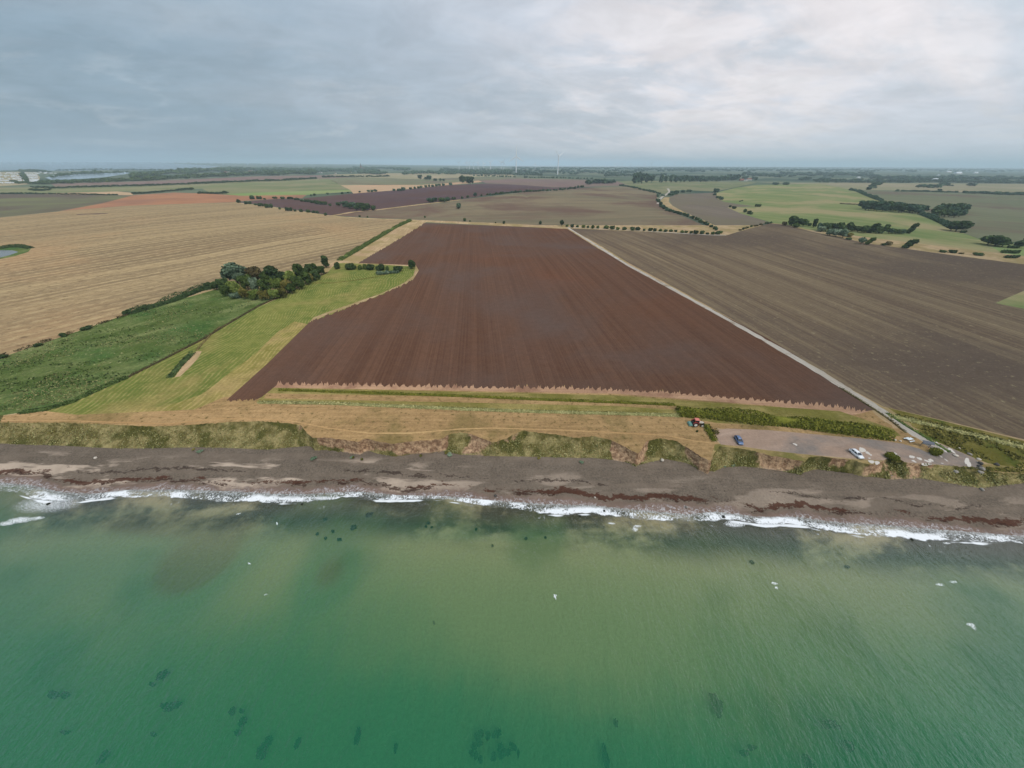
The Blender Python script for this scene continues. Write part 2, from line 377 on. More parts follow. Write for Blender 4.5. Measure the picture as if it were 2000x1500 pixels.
L = side_ext(topw[0, 0], topw[0, 1], -1)[::-1]; R = side_ext(topw[-1, 0], topw[-1, 1], 1)
topw = np.concatenate([L, topw, R])
o_ = np.argsort(topw[:, 0], kind='stable'); topw = topw[o_]
keep = np.concatenate([[True], np.diff(topw[:, 0]) > 0.05]); topw = topw[keep]
ZFOOT = 1.6
fw = densify(FOOT, 5); fwp = on_plane(fw[:, 0], fw[:, 1], ZFOOT)
ww = densify(WATER, 5); wwp = on_plane(ww[:, 0], ww[:, 1], 0.0)
def y_foot(x): return np.interp(x, fwp[:, 0], fwp[:, 1])
def y_water(x): return np.interp(x, wwp[:, 0], wwp[:, 1])
XL = topw[:, 0]; NX = len(XL)
yf = np.minimum(y_foot(XL), topw[:, 1] - 1.0); yw = y_water(XL)

def fbm1(x, seed, sc):
    r = np.random.default_rng(seed); v = np.zeros_like(x); a = 1.0
    for k in range(4):
        v += a * np.sin(x / sc * (1.9 ** k) + r.uniform(0, 6.28)) * np.cos(x / sc * 0.37 * (1.7 ** k) + r.uniform(0, 6.28)); a *= 0.6
    return v
def noise2(x, y, seed, sc):
    r = np.random.default_rng(seed); v = 0; a = 1.0
    for k in range(5):
        th = r.uniform(0, 6.28, 3); ph = r.uniform(0, 6.28, 3); s_ = sc / (1.9 ** k)
        for j in range(3): v = v + a / 3 * np.sin((x * math.cos(th[j]) + y * math.sin(th[j])) / s_ + ph[j])
        a *= 0.6
    return v

# cliff: rows from top edge to foot
NC = 15
tt = np.linspace(0, 1, NC)
pxc, _ = project(topw)
pxw = pxc + 14 * noise2(XL, XL * 0.3, 15, 3.0)
def band(px, a, b, e=12): return smooth(a - e, a + e, px) * (1 - smooth(b - e, b + e, px))
bare_c = np.maximum.reduce([0.95 * band(pxw, 612, 880), 0.45 * band(pxc, 905, 1010), 0.25 * band(pxc, 1040, 1180), 0.95 * band(pxw, 1185, 1262, 14), 0.9 * band(pxw, 1335, 1402, 14), 0.8 * band(pxw, 1475, 1585, 18), 0.66 * band(pxw, 1600, 1735, 18), 0.5 * band(pxc, 1770, 1800, 6)])
cv = []; ca = []
for k, t in enumerate(tt):
    y = topw[:, 1] + (yf - topw[:, 1]) * t
    kk = 0.62 - 0.22 * bare_c
    z = topw[:, 2] + (ZFOOT - topw[:, 2]) * t ** kk
    wgt = math.sin(math.pi * t)
    z = z + wgt * 0.34 * noise2(XL, y, 3, 3.4)
    y = y + wgt * 0.5 * noise2(XL, z, 5, 3.0)
    cv.append(np.stack([XL, y, z], 1))
    ca.append(np.clip(bare_c * (1.25 - 0.75 * t * (bare_c < 2) + 0.25 * noise2(XL, y, 9, 2.2)) + 0.5 * noise2(XL + 0.8 * (topw[:, 1] - y), y, 8, 3.0) - 0.1, 0, 1))
cv = np.concatenate(cv); ca = np.concatenate(ca)
def grid_faces(nr, nc):
    i = np.arange(nr - 1)[:, None] * nc + np.arange(nc - 1)[None, :]
    return np.stack([i, i + nc, i + nc + 1, i + 1], -1).reshape(-1, 4)
m, t, out = new_mat('cliff_earth_and_grass')
P = t.pos(); bare = t.attr('bare')
g = t.noise(P, 1.6, 5, 0.7); g2 = t.noise(P, 0.35, 4, 0.6)
grass = t.mix(t.rng(g2, 0.35, 0.65), S(104, 96, 56), S(160, 146, 100))
grass = t.mix(t.rng(t.noise(P, 0.16, 3), 0.48, 0.62), grass, S(88, 86, 46))
zz = t.sep(P)[2]
soil = t.mix(t.rng(t.noise(P, 0.8, 4), 0.35, 0.65), S(140, 110, 86), S(186, 154, 122))
soil = t.mix(t.rng(zz, 2.2, 1.5), soil, S(180, 154, 128))
c = t.mix(t.rng(t.math('ADD', bare, t.math('MULTIPLY', t.math('SUBTRACT', g2, 0.5), 1.1)), 0.38, 0.62), grass, soil)
c = t.vmath('SCALE', c, scale=t.rng(g, 0.2, 0.8, 0.65, 1.35))
b = t.node('ShaderNodeBsdfDiffuse'); t.put(b.inputs[0], c)
bp = t.node('ShaderNodeBump'); bp.inputs['Distance'].default_value = 0.5; t.put(bp.inputs['Height'], g); t.l.new(bp.outputs[0], b.inputs['Normal'])
t.l.new(b.outputs[0], out.inputs[0])
cliff = mesh_obj('cliff', cv, grid_faces(NC, NX), m, smooth_=True); add_attr(cliff, 'bare', ca)
tag(cliff, 'low eroding coastal bank of grass and bare earth above the pebble beach', 'cliff', kind='structure')

# beach and sea bed: finer columns of their own
xs = np.concatenate([np.array([-430, -330, -260, -210, -180.]), np.arange(-165, 165, 0.7), np.array([180, 210, 260, 330, 430.])])
ytop_b = np.minimum(np.interp(xs, XL, yf), 1e9); yw_b = y_water(xs)
rows = np.concatenate([np.linspace(1.04, 0, 34), -np.linspace(0.03, 1, 26) ** 1.7])
bv = []; bs = []
for r_ in rows:
    if r_ >= 0:
        y = yw_b + (ytop_b - yw_b) * r_
        z = ZFOOT * (r_ ** 0.85) + 0.10 * noise2(xs, y, 11, 5.0) * min(1, r_ * 3) * (1 - r_) ** 0.3 * (1 if r_ < 1 else 0)
        if r_ > 1: z = np.full_like(xs, ZFOOT + 0.10); 
    else:
        y = yw_b + r_ * 190
        dpt = -(y - yw_b)
        z = -(0.55 * (1 - np.exp(-dpt / 4)) + 0.045 * dpt) + 0.12 * noise2(xs, y, 12, 7.0) * min(1, -r_ * 20)
    bv.append(np.stack([xs, y, z], 1)); bs.append(y - yw_b)
bv = np.concatenate(bv); bs = np.concatenate(bs)
m, t, out = new_mat('pebble_beach')
P = t.pos(); flat = t.vmath('MULTIPLY', P, (1, 1, 0)); sdv = t.attr('sd')
X_ = t.sep(P)[0]
peb = t.vor(flat, 3.2); fine = t.noise(flat, 1.8, 6, 0.85); med = t.noise(flat, 0.18, 4, 0.6)
c = t.mix(t.rng(fine, 0.3, 0.7), S(90, 80, 69), S(130, 117, 103))
c = t.mix(t.math('MULTIPLY', t.rng(t.noise(flat, 9.0, 2, 0.8), 0.64, 0.74), 0.7), c, S(190, 180, 172))
st_ = t.noise(t.vmath('MULTIPLY', P, (0.03, 0.35, 0)), 1.0, 4, 0.6)
c = t.mix(t.rng(st_, 0.45, 0.65, 0, 0.6), c, S(126, 112, 98))
w1 = t.math('MULTIPLY', t.math('SUBTRACT', t.noise(t.vmath('MULTIPLY', P, (0.06, 0.06, 0)), 1, 4, 0.6), 0.5), 7.0)
w2 = t.math('MULTIPLY', t.math('SUBTRACT', t.noise(flat, 0.5, 5, 0.7), 0.5), 3.4)
ws = t.math('ADD', sdv, t.math('ADD', w1, w2))
left = t.rng(X_, 20, -60)   # sandier towards the west
sandm = t.math('MULTIPLY', t.rng(t.noise(t.vmath('MULTIPLY', P, (0.05, 0.22, 0)), 1, 4, 0.55, 0.3), 0.52, 0.60), t.rng(sdv, 11.5, 8.0))
sandm = t.math('MULTIPLY', sandm, t.rng(left, 0, 1, 0.35, 1.0))
c = t.mix(sandm, c, t.mix(fine, S(168, 148, 130), S(200, 182, 162)))
# wet sand by the water
c = t.mix(t.rng(ws, 2.6, 1.0), c, S(124, 104, 92))
# seaweed wrack lines
wn = t.noise(t.vmath('MULTIPLY', P, (1.3, 2.6, 0)), 1, 5, 0.75)
wm = t.noise(t.vmath('MULTIPLY', P, (0.22, 0.5, 7)), 1, 4, 0.65)
def wrack(center, half, thr, gscale_, off_):
    b_ = t.math('POWER', 2.718, t.math('MULTIPLY', t.math('POWER', t.math('ABSOLUTE', t.math('DIVIDE', t.math('SUBTRACT', ws, center), half)), 2.0), -1.0))
    gap = t.noise(t.vmath('ADD', t.vmath('MULTIPLY', P, (gscale_, 0.02, 0)), (off_, 1, 3)), 1, 3, 0.6)
    v = t.math('ADD', t.math('MULTIPLY', wn, 0.55), t.math('MULTIPLY', wm, 0.45))
    return t.rng(t.math('ADD', v, t.math('MULTIPLY', b_, t.rng(gap, 0.32, 0.6, 0.02, 0.26))), thr, thr + 0.05)
c = t.mix(t.math('MULTIPLY', wrack(3.3, 0.8, 0.62, 0.05, 0), 0.9), c, t.mix(t.noise(flat, 2.5, 3), S(60, 38, 30), S(94, 60, 46)))
c = t.mix(t.math('MULTIPLY', wrack(6.4, 0.8, 0.70, 0.035, 9), 0.8), c, S(62, 50, 44))
c = t.mix(t.math('MULTIPLY', wrack(2.6, 0.7, 0.68, 0.06, 17), 0.85), c, S(66, 46, 38))
c = t.vmath('SCALE', c, scale=t.rng(med, 0.3, 0.7, 0.88, 1.12))
swl = t.noise(flat, 1.4, 6, 0.8, 0.8)
c = t.mix(t.math('MULTIPLY', t.rng(t.math('ADD', ws, t.math('MULTIPLY', t.noise(flat, 0.09, 3), 3.0)), 3.2, 1.6), t.rng(swl, 0.46, 0.62, 0.0, 0.62)), c, S(222, 222, 224))
# under water: sand with dark weed
und = t.rng(sdv, 0.0, -1.0)
sn = t.noise(t.vmath('MULTIPLY', P, (0.028, 0.05, 0)), 1, 4, 0.55, 0.5)
bed = t.mix(t.rng(fine, 0.3, 0.7), S(168, 148, 112), S(190, 172, 134))
weedband = t.math('MULTIPLY', t.rng(sdv, -14, -7), t.rng(t.math('ADD', sn, t.math('MULTIPLY', t.noise(flat, 0.25, 4, 0.7), 0.25)), 0.50, 0.66))
bed = t.mix(t.math('MULTIPLY', weedband, 0.95), bed, S(62, 54, 42))
bed = t.mix(t.rng(t.noise(t.vmath('ADD', t.vmath('MULTIPLY', P, (0.03, 0.03, 0)), (7, 3, 0)), 1, 3, 0.5), 0.5, 0.7), bed, S(110, 118, 80))
c = t.mix(und, c, bed)
b = t.node('ShaderNodeBsdfDiffuse'); t.put(b.inputs[0], c)
bp = t.node('ShaderNodeBump'); bp.inputs['Distance'].default_value = 0.25; t.put(bp.inputs['Height'], fine); t.l.new(bp.outputs[0], b.inputs['Normal'])
t.l.new(b.outputs[0], out.inputs[0])
beach = mesh_obj('beach', bv, grid_faces(len(rows), len(xs)), m, smooth_=True); add_attr(beach, 'sd', bs)
tag(beach, 'grey brown pebble beach with dark seaweed wrack lines and sand patches', 'beach', kind='structure')

# ------------------------------------------------------------------ sea surface
sxx = np.concatenate([-np.geomspace(3500, 150, 26), np.arange(-145, 145, 0.5), np.geomspace(150, 3500, 26)])
syo = np.concatenate([-np.geomspace(0.01, 3.2, 8)[::-1] * -1, -np.arange(0, 62, 0.45)[1:], -np.geomspace(64, 3000, 24)])
syo = np.concatenate([np.array([3.2, 2.4, 1.6, 0.8, 0.0]), -np.arange(0.45, 62, 0.45), -np.geomspace(64, 3000, 24)])
GX, GO = np.meshgrid(sxx, syo)
GY = y_water(GX) + GO
depth = np.where(GO < 0, 0.55 * (1 - np.exp(GO / 4)) + 0.045 * (-GO), 0)
amp = 0.15 * smooth(0.5, 10, -GO) * (1 - smooth(150, 400, np.hypot(GX, GY)))
GZ = amp * (noise2(GX, GY * 0.45, 21, 2.6) + 0.5 * noise2(GX * 0.8, GY * 0.8, 22, 1.3)) * 0.7
# breaker ridges rolling in
lane = fbm1(GX, 31, 16.0)
ridge = np.exp(-((-GO - 2.6 - 0.9 * lane) / 0.55) ** 2) * (0.5 + 0.5 * np.tanh(1.5 * fbm1(GX, 32, 9.0)))
GZ = GZ + 0.22 * ridge + 0.02
foam = np.zeros_like(GX)
CAPS = [(40,1016,3.2,0.9),(15,1022,2.0,0.7),(75,1012,1.6,0.5),(1085,1165,0.55,0.30),(1512,1140,0.8,0.25),(1516,1148,0.4,0.35),(1836,1141,1.0,0.28),(1862,1137,0.9,0.28),(1812,1147,0.5,0.2),(1897,1221,0.8,0.45),(1903,1228,0.6,0.3),(1435,1024,2.6,0.8),(1500,1025,2.6,0.5),(630,973,3.4,0.6),(1848,1061,0.9,0.3),(520,1160,0.5,0.2),(487,1100,0.5,0.2),(1440,1180,0.3,0.15),(70,1130,0.5,0.15),(1195,1022,1.1,0.25),(1245,1028,1.0,0.35),(1240,1034,0.7,0.6)]
for (a, b_, rx, ry) in CAPS:
    q = on_plane(np.array(a, float), np.array(b_, float), 0.0)
    foam = np.maximum(foam, np.exp(-((GX - q[0]) / rx) ** 2 - ((GY - q[1]) / ry) ** 2))
# left-hand streaky surf
q0 = on_plane(np.array(95.), np.array(985.), 0.0)
foam = np.maximum(foam, 0.62 * np.exp(-((GX - q0[0]) / 11) ** 2 - ((GY - q0[1]) / 3.6) ** 2))
sea = mesh_obj('sea', np.stack([GX, GY, GZ], -1).reshape(-1, 3), grid_faces(len(syo), len(sxx))[:, ::-1].copy(), None, smooth_=True)
sandy = np.zeros_like(GX)
for (a, b_, rx, ry, k_) in [(960,1085,26,9,.95),(560,1130,16,9,.75),(1080,1200,20,9,.6),(1400,1130,26,8,.7),(1250,1290,26,10,.45),(250,1180,18,9,.35),(1700,1180,26,10,.45),(760,1240,20,9,.3),(1650,1350,24,9,.3),(385,1105,8,7,-1.5),(640,1120,6,6,-1.3),(340,1022,16,2.8,-1.2),(960,1040,18,2.2,-.8),(1000,1130,0.1,0.1,0)]:
    q = on_plane(np.array(float(a)), np.array(float(b_)), 0.0)
    sandy = sandy + k_ * np.exp(-((GX - q[0]) / rx) ** 2 - ((GY - q[1]) / ry) ** 2)
add_attr(sea, 'sandy', np.clip(sandy, -.6, 1.1).ravel())
add_attr(sea, 'depth', depth.ravel()); add_attr(sea, 'off', (-GO).ravel()); add_attr(sea, 'foam', foam.ravel()); add_attr(sea, 'ridge', ridge.ravel()); add_attr(sea, 'lane', lane.ravel())
m, t, out = new_mat('green_sea_water')
P = t.pos(); flat = t.vmath('MULTIPLY', P, (1, 1, 0)); dep = t.attr('depth'); off = t.attr('off')
sv = t.vmath('MULTIPLY', P, (1.0, 0.42, 0))
b1 = t.noise(sv, 0.9, 4, 0.65, 0.25); b2 = t.noise(t.vmath('MULTIPLY', P, (1.0, 0.6, 0)), 2.6, 3, 0.6)
hgt = t.math('ADD', t.math('MULTIPLY', b1, 0.8), t.math('MULTIPLY', b2, 0.25))
bp = t.node('ShaderNodeBump'); bp.inputs['Distance'].default_value = 0.5; bp.inputs['Strength'].default_value = 1.0; t.put(bp.inputs['Height'], hgt)
cl = t.math('ADD', t.math('MULTIPLY', t.noise(t.vmath('MULTIPLY', P, (0.03, 0.05, 0)), 1, 4, 0.55, 0.6), 0.7), t.math('MULTIPLY', t.noise(t.vmath('MULTIPLY', P, (0.30, 0.06, 0)), 1, 4, 0.6, 0.4), 0.3))
sandy = t.math('ADD', t.attr('sandy'), t.math('MULTIPLY', t.math('SUBTRACT', cl, 0.5), 0.9))
turb = t.mix(t.rng(sandy, 0.05, 0.85), S(42, 117, 85), S(108, 136, 96))
turb = t.mix(t.rng(t.attr('sandy'), -0.05, -0.6), turb, S(30, 82, 58))
turb = t.mix(t.rng(off, 9, 2.5, 0.0, 0.75), turb, S(100, 108, 92))
dif = t.node('ShaderNodeBsdfDiffuse'); t.put(dif.inputs[0], turb); t.l.new(bp.outputs[0], dif.inputs['Normal'])
trn = t.node('ShaderNodeBsdfTransparent'); t.put(trn.inputs[0], t.mix(t.rng(dep, 0.3, 3.0), (0.95, 0.98, 0.95, 1), (0.42, 0.86, 0.62, 1)))
k = t.math('SUBTRACT', 1.0, t.math('EXPONENT', t.math('MULTIPLY', dep, -0.36)))
k = t.math('MAXIMUM', k, 0.15)
body = t.node('ShaderNodeMixShader'); t.put(body.inputs[0], k); t.l.new(trn.outputs[0], body.inputs[1]); t.l.new(dif.outputs[0], body.inputs[2])
gl = t.node('ShaderNodeBsdfGlossy'); gl.inputs['Roughness'].default_value = 0.12; t.l.new(bp.outputs[0], gl.inputs['Normal'])
fr = t.node('ShaderNodeFresnel'); fr.inputs['IOR'].default_value = 1.33; t.l.new(bp.outputs[0], fr.inputs['Normal'])
wat = t.node('ShaderNodeMixShader'); t.put(wat.inputs[0], t.math('MULTIPLY', fr.outputs[0], 0.18)); t.l.new(body.outputs[0], wat.inputs[1]); t.l.new(gl.outputs[0], wat.inputs[2])
# foam
lace = t.noise(t.vmath('MULTIPLY', P, (1.0, 0.8, 0)), 2.4, 6, 0.75, 0.8)
lace2 = t.noise(t.vmath('MULTIPLY', P, (0.10, 0.16, 0)), 1, 3, 0.55)
wv = t.math('ADD', off, t.math('ADD', t.math('MULTIPLY', t.attr('lane'), -0.9), t.math('MULTIPLY', t.math('SUBTRACT', t.noise(flat, 0.4, 4, 0.6), 0.5), 2.2)))
bandm = t.math('MULTIPLY', t.rng(wv, -0.3, 0.9), t.rng(wv, 2.3, 1.9))
f1 = t.math('MULTIPLY', bandm, t.rng(t.math('ADD', lace, t.math('MULTIPLY', t.math('SUBTRACT', lace2, 0.5), 1.4)), 0.38, 0.56))
swash = t.math('MULTIPLY', t.rng(wv, -2.2, -0.8), t.rng(wv, 2.5, 1.5))
f2 = t.math('MULTIPLY', t.math('MULTIPLY', swash, t.rng(lace, 0.47, 0.60)), 0.55)
lace3 = t.noise(t.vmath('MULTIPLY', P, (1.0, 1.3, 0)), 5.0, 5, 0.75, 0.6)
f3 = t.math('MULTIPLY', t.rng(t.math('MULTIPLY', t.attr('foam'), t.rng(lace3, 0.35, 0.62, 0.1, 1.5)), 0.42, 0.7), 0.9)
f4 = t.math('MULTIPLY', t.rng(t.math('MULTIPLY', t.attr('ridge'), t.rng(lace2, 0.3, 0.7, 0.5, 1.3)), 0.45, 0.7), 0.95)
tail = t.math('MULTIPLY', t.math('MULTIPLY', t.rng(wv, 2.5, 3.2), t.rng(wv, 6.0, 3.0)), t.math('MULTIPLY', t.rng(t.noise(sv, 1.6, 5, 0.7, 0.5), 0.56, 0.68), t.rng(lace2, 0.45, 0.65, 0.0, 0.6)))
fm = t.math('MAXIMUM', t.math('MAXIMUM', f1, f2), t.math('MAXIMUM', t.math('MAXIMUM', f3, f4), tail))
fd = t.node('ShaderNodeBsdfDiffuse'); fd.inputs[0].default_value = S(236, 238, 238)
fin = t.node('ShaderNodeMixShader'); t.put(fin.inputs[0], fm); t.l.new(wat.outputs[0], fin.inputs[1]); t.l.new(fd.outputs[0], fin.inputs[2])
t.l.new(fin.outputs[0], out.inputs[0])
sea.data.materials.append(m)
tag(sea, 'turbid green sea with short wind ripples and white surf along the beach', 'sea', kind='structure')

# ------------------------------------------------------------------ fields: planar partition of the land
FLD = []   # (name, material, label, polygon in picture points)
def fld(name, mat, label, poly): FLD.append((name, mat, label, np.array(poly, float)))
def band_poly(line, wpx0, wpx1=None):
    """strip of ground round a picture polyline, half widths in metres"""
    q = densify(line, 10); P = ground(q[:, 0], q[:, 1]); n = len(P)
    d = np.gradient(P[:, :2], axis=0); d /= np.linalg.norm(d, axis=1)[:, None] + 1e-9
    nrm = np.stack([-d[:, 1], d[:, 0]], 1); hw = np.linspace(wpx0, wpx1 if wpx1 is not None else wpx0, n)[:, None]
    hw = hw * (1 + 0.12 * rng.normal(size=(n, 1)))
    A = P.copy(); B = P.copy(); A[:, :2] += nrm * hw; B[:, :2] -= nrm * hw
    a = np.stack(project(A), 1); b = np.stack(project(B), 1)
    return np.concatenate([a, b[::-1]])
def jag(line, tooth, depth_, seed=1, up=True):
    """saw-toothed edge where plough passes end"""
    r = np.random.default_rng(seed); q = densify(line, 2.0); out = []
    s = np.concatenate([[0], np.cumsum(np.hypot(*np.diff(q, axis=0).T))]); pos = 0.0
    while pos < s[-1]:
        amp_ = depth_ * r.uniform(0.45, 1.15); sk = r.uniform(-.15, .2)
        for f, k in ((0.0, 0.0), (0.3 + sk, r.uniform(.5, .9)), (0.5 + sk, r.uniform(.3, .7)), (0.65 + sk * .5, 1.0), (0.85, r.uniform(.1, .5))):
            p = min(pos + f * tooth, s[-1])
            x = np.interp(p, s, q[:, 0]); y = np.interp(p, s, q[:, 1])
            out.append((x + r.normal(0, .4), y + depth_ * 0.5 - amp_ * k))
        pos += tooth * r.uniform(0.7, 1.35)
    return out

DOM = 'far_land'
fld('bay_water', 'bay', 'pale blue grey bay on the horizon beyond the harbour', [(-1500,315),(0,317),(180,319.5),(300,321),(430,325),(400,329),(330,333),(230,332),(120,334),(45,332),(0,333.5),(-1500,336)])
fld('harbour_basin', 'basin', 'grey harbour basin showing behind the dark trees', [(88,347),(110,342),(160,339),(205,338),(250,336),(252,339),(205,346),(150,350),(100,351)])
fld('caravan_ground', 'beige', 'pale ground under the rows of white caravans by the bay', [(-400,338),(0,336),(70,336),(78,346),(76,357),(45,361),(0,364),(-400,372)])
fld('purple_field', 'purple', 'long purple brown ploughed strip below the far wood', [(100,359),(250,355),(400,349),(500,344),(640,342),(700,343),(690,347),(640,349),(560,350),(500,354),(400,358),(250,363),(110,366)])
fld('village_field', 'beige', 'pale brown field rising to the far village', [(640,341),(760,338),(900,339),(1000,341),(1010,345),(900,347),(830,350),(690,346)])
fld('green_strip', 'green', 'dull green pasture under the long hedge', [(-900,374),(0,366),(110,367),(250,364),(400,359),(500,355),(400,368),(280,374),(230,374),(65,378),(0,378),(-900,392)])
fld('cream_strip', 'pink', 'narrow cream strip of stubble beside the pasture', [(65,378.5),(160,376),(230,374),(262,377),(258,381),(150,380)])
fld('dim_green_field', 'leftfield', 'dull green and brown field at the far left', [(-1500,398),(-900,391),(0,379),(150,380),(270,382),(200,397),(115,412),(0,424),(-1500,480)])
fld('red_brown_field', 'orange', 'red brown tilled field beyond the stubble', [(115,412.5),(200,397),(262,381),(340,376),(400,378),(470,382),(600,380),(590,387),(550,388),(465,393),(455,395),(250,402)])
fld('striped_green_field', 'green', 'pale green striped field beyond the red brown soil', [(395,369),(455,353),(560,350),(640,349),(690,372),(600,380),(470,382),(415,378)])
fld('bright_green_strip', 'brightgreen', 'bright green strip at the foot of the striped field', [(440,379),(560,374),(684,371),(690,374),(600,380.5),(470,382.5)])
fld('grey_beige_field', 'greygreen', 'grey beige field behind the pink stubble', [(640,349),(690,346),(830,350),(1000,346),(1140,351),(935,353),(880,358),(825,361),(665,361)])
fld('pink_stubble_field', 'pink', 'pinkish tan stubble patch among the dark far fields', [(665,361.5),(825,361),(870,358),(935,352.5),(960,354),(870,362),(790,370),(690,378),(684,371)])
fld('brown_rise', 'purple', 'long brown field below the wind turbines', [(935,353),(1010,349),(1140,351),(1205,354),(1230,362),(1140,365),(1080,366),(1030,362),(950,358)])
fld('dark_far_field', 'darkfield', 'large dark purple ploughed field in the distance', [(590,387.5),(690,378),(790,370.5),(870,362),(950,358.5),(1030,362),(1080,366.5),(1138,365.5),(1100,372),(1030,374.5),(950,381.5),(900,389),(820,398),(735,411),(650,402)])
fld('dark_wedge_field', 'darkfield', 'narrow dark ploughed wedge beside the stubble field', [(462,394.5),(550,388),(590,391),(650,402),(735,411),(700,416),(650,421),(560,407),(500,399)])
fld('streaked_field', 'midfield', 'wide brown and olive streaked field beyond the ploughed field', [(652,421),(735,411),(820,398.5),(900,389.5),(1030,375),(1140,367),(1230,363.5),(1282,378),(1284,395),(1300,409),(1345,427),(1408,455),(1250,450),(1110,443),(1000,438),(830,430),(760,427)])
fld('far_pasture', 'green', 'green pasture between the woods and the winding track', [(1205,354),(1290,353),(1480,356),(1440,365),(1397,374),(1330,371),(1300,378),(1282,377),(1230,363)])
fld('grey_wedge_field', 'greyfield', 'grey harrowed field inside the bend of the track', [(1306,386),(1322,379),(1396,376.5),(1401,388),(1414,394),(1440,399),(1475,403),(1420,405),(1447,417),(1502,434),(1440,452),(1400,440),(1335,413),(1312,400)])
fld('far_beige_band', 'beige', 'beige fields below the tree belt on the far right', [(1480,356),(1560,357),(1700,357),(2000,359),(3600,366),(3600,392),(2000,379),(1740,372),(1660,370),(1600,361)])
fld('grass_slope', 'yellowgreen', 'broad yellow green mown slope among hedges and woods', [(1398,376.5),(1440,366),(1480,361),(1600,359),(1662,370),(1720,392),(1800,418),(1860,447),(1950,481),(1960,503),(1830,493),(1700,474),(1620,457),(1512,436),(1447,417),(1420,405),(1475,403),(1414,394),(1401,388)])
fld('grey_green_field', 'greygreen', 'grey green field on the far right behind the hedges', [(1662,370),(1740,373),(2000,380),(3600,395),(3600,560),(2000,468),(1950,480),(1860,447),(1800,418),(1720,392)])
fld('bright_pasture', 'brightgreen', 'bright green pasture patch at the right under dark bushes', [(1938,483),(1960,478),(2000,473),(3600,560),(3600,590),(2000,500),(1960,496)])
fld('grassy_margins', 'margin', 'dry grassy margins between the near fields', [(-1660,470),(0,450),(800,440),(1500,440),(2000,500),(3660,740),(3660,1700),(-1660,1700)])
fld('stubble_field', 'stubble', 'large tan stubble field with long straw rows', [(-1660,500),(0,424.5),(118,412.5),(250,402.5),(455,395.5),(500,400),(560,408),(650,422),(760,428),(802,429),(730,468),(660,508),(640,516),(600,526),(520,548),(430,562),(250,612),(120,657),(0,697),(-1660,1100)])
fld('field_margin', 'margin', 'pale dry margin between hedge and ploughed field', [(804,429),(1000,437),(1112,443),(1112,447),(1000,442),(832,434),(770,472),(702,512),(690,514),(655,512),(730,470)])
fld('marsh', 'marsh', 'rough dark green marsh grass between stubble and meadow', [(-1660,1100),(0,699),(120,658),(250,613),(430,563),(540,582),(505,600),(400,661),(250,737),(130,790),(90,803),(40,806),(0,812),(-1660,1180)])
ml = [(440,783),(520,705),(600,628)]
fld('meadow', 'meadow', 'mown green meadow with curved swath lines', [(80,802),(130,790),(250,737),(400,661),(505,600),(570,570),(640,532),(656,514),(690,514),(800,520),(815,523),(812,540),(800,552),(760,575),(700,597),(640,618),(606,634),(520,716),(436,790),(380,802),(150,812)])
fld('meadow_dry_side', 'drymeadow', 'straw coloured mown strip on the field side of the meadow', [(150,812),(230,806),(330,792),(395,770),(440,735),(500,690),(540,650),(575,628),(606,634),(520,716),(436,790),(380,802)])
fld('meadow_margin', 'margin', 'pale strip along the meadow edge of the ploughed field', [(812,520),(820,526),(806,548),(780,560),(700,594),(640,614),(610,628),(600,634),(612,620),(650,606),(740,575),(790,552),(808,538)])
fld('dry_coast_grass', 'strip', 'dry straw coloured mown grass along the cliff top', [(-1660,1180),(0,812),(90,803),(150,810),(380,800),(436,776),(505,768),(545,738),(900,746),(1200,754),(1500,772),(1640,775),(1720,790),(1840,884),(1700,880),(1400,836),(1395,862),(1420,930),(1300,935),(-1660,1350)])
fld('coast_bank', 'clifftop', 'thin grass along the edge above the beach', [(1380,925),(1396,868),(1410,866),(1500,880),(1640,895),(1750,905),(1870,911),(1905,905),(2000,910),(3660,1250),(3660,1400),(1380,1000)])
fld('rough_verge', 'verge', 'rough weedy verge between track and right hand field', [(1690,770),(1740,798),(1800,812),(2000,861),(3660,1230),(3660,1330),(2000,915),(1930,905),(1900,893),(1800,850),(1740,810)])
fld('far_tan_edge', 'tan', 'reddish trampled stubble at the near end of the plough rows', [(536,742)] + [(900,751),(1200,757),(1500,777),(1640,790),(1700,803),(1660,812),(1500,792),(1200,769),(900,763),(530,757)])
fld('rough_grass_strip', 'olive', 'olive rough grass strip between stubble and mown grass', [(525,757),(900,765),(1200,772),(1400,787),(1640,803),(1745,838),(1760,852),(1600,838),(1400,826),(1320,812),(1200,806),(900,797),(700,790),(500,786)])
fld('mown_grass_band', 'strip', 'pale mown band between the two rough grass ridges', [(520,768),(900,775),(1200,782),(1330,794),(1320,800),(1200,793),(900,786),(515,778)])
fld('track_verge', 'margin', 'dry grassy verges of the gravel farm track', band_poly([(1110,445),(1166,480),(1225,517),(1300,557),(1400,612),(1500,668),(1600,726),(1660,764),(1720,800),(1770,838)], 4.2, 3.4))
fld('harrowed_field', 'harrow', 'large grey brown harrowed field right of the track', [(1112,446),(1250,452),(1402,459.5),(1418,460),(1442,452.5),(1504,436),(1525,437),(1600,455),(1700,476),(1850,497),(2000,516),(3660,760),(3660,1220),(2000,858),(1800,811),(1725,794),(1664,761),(1604,723),(1504,665),(1404,609),(1304,554),(1229,514),(1170,478)])
fld('grass_patch', 'yellowgreen', 'small yellow grass patch at the right edge of the harrowed field', [(1944,592),(2000,568),(2200,560),(2200,650),(2000,603)])
near_edge = jag([(540,748),(700,750),(900,754),(1100,756),(1300,764),(1500,781),(1640,793),(1690,803)], 12, 9, 4)
left_teeth = jag([(438,783),(500,780)], 12, 5, 5)
stair = jag([(600,631),(640,615),(700,592),(780,560),(806,546)], 14, 5, 6)
far_l = jag([(700,513),(770,472),(832,434)], 9, 3, 8)
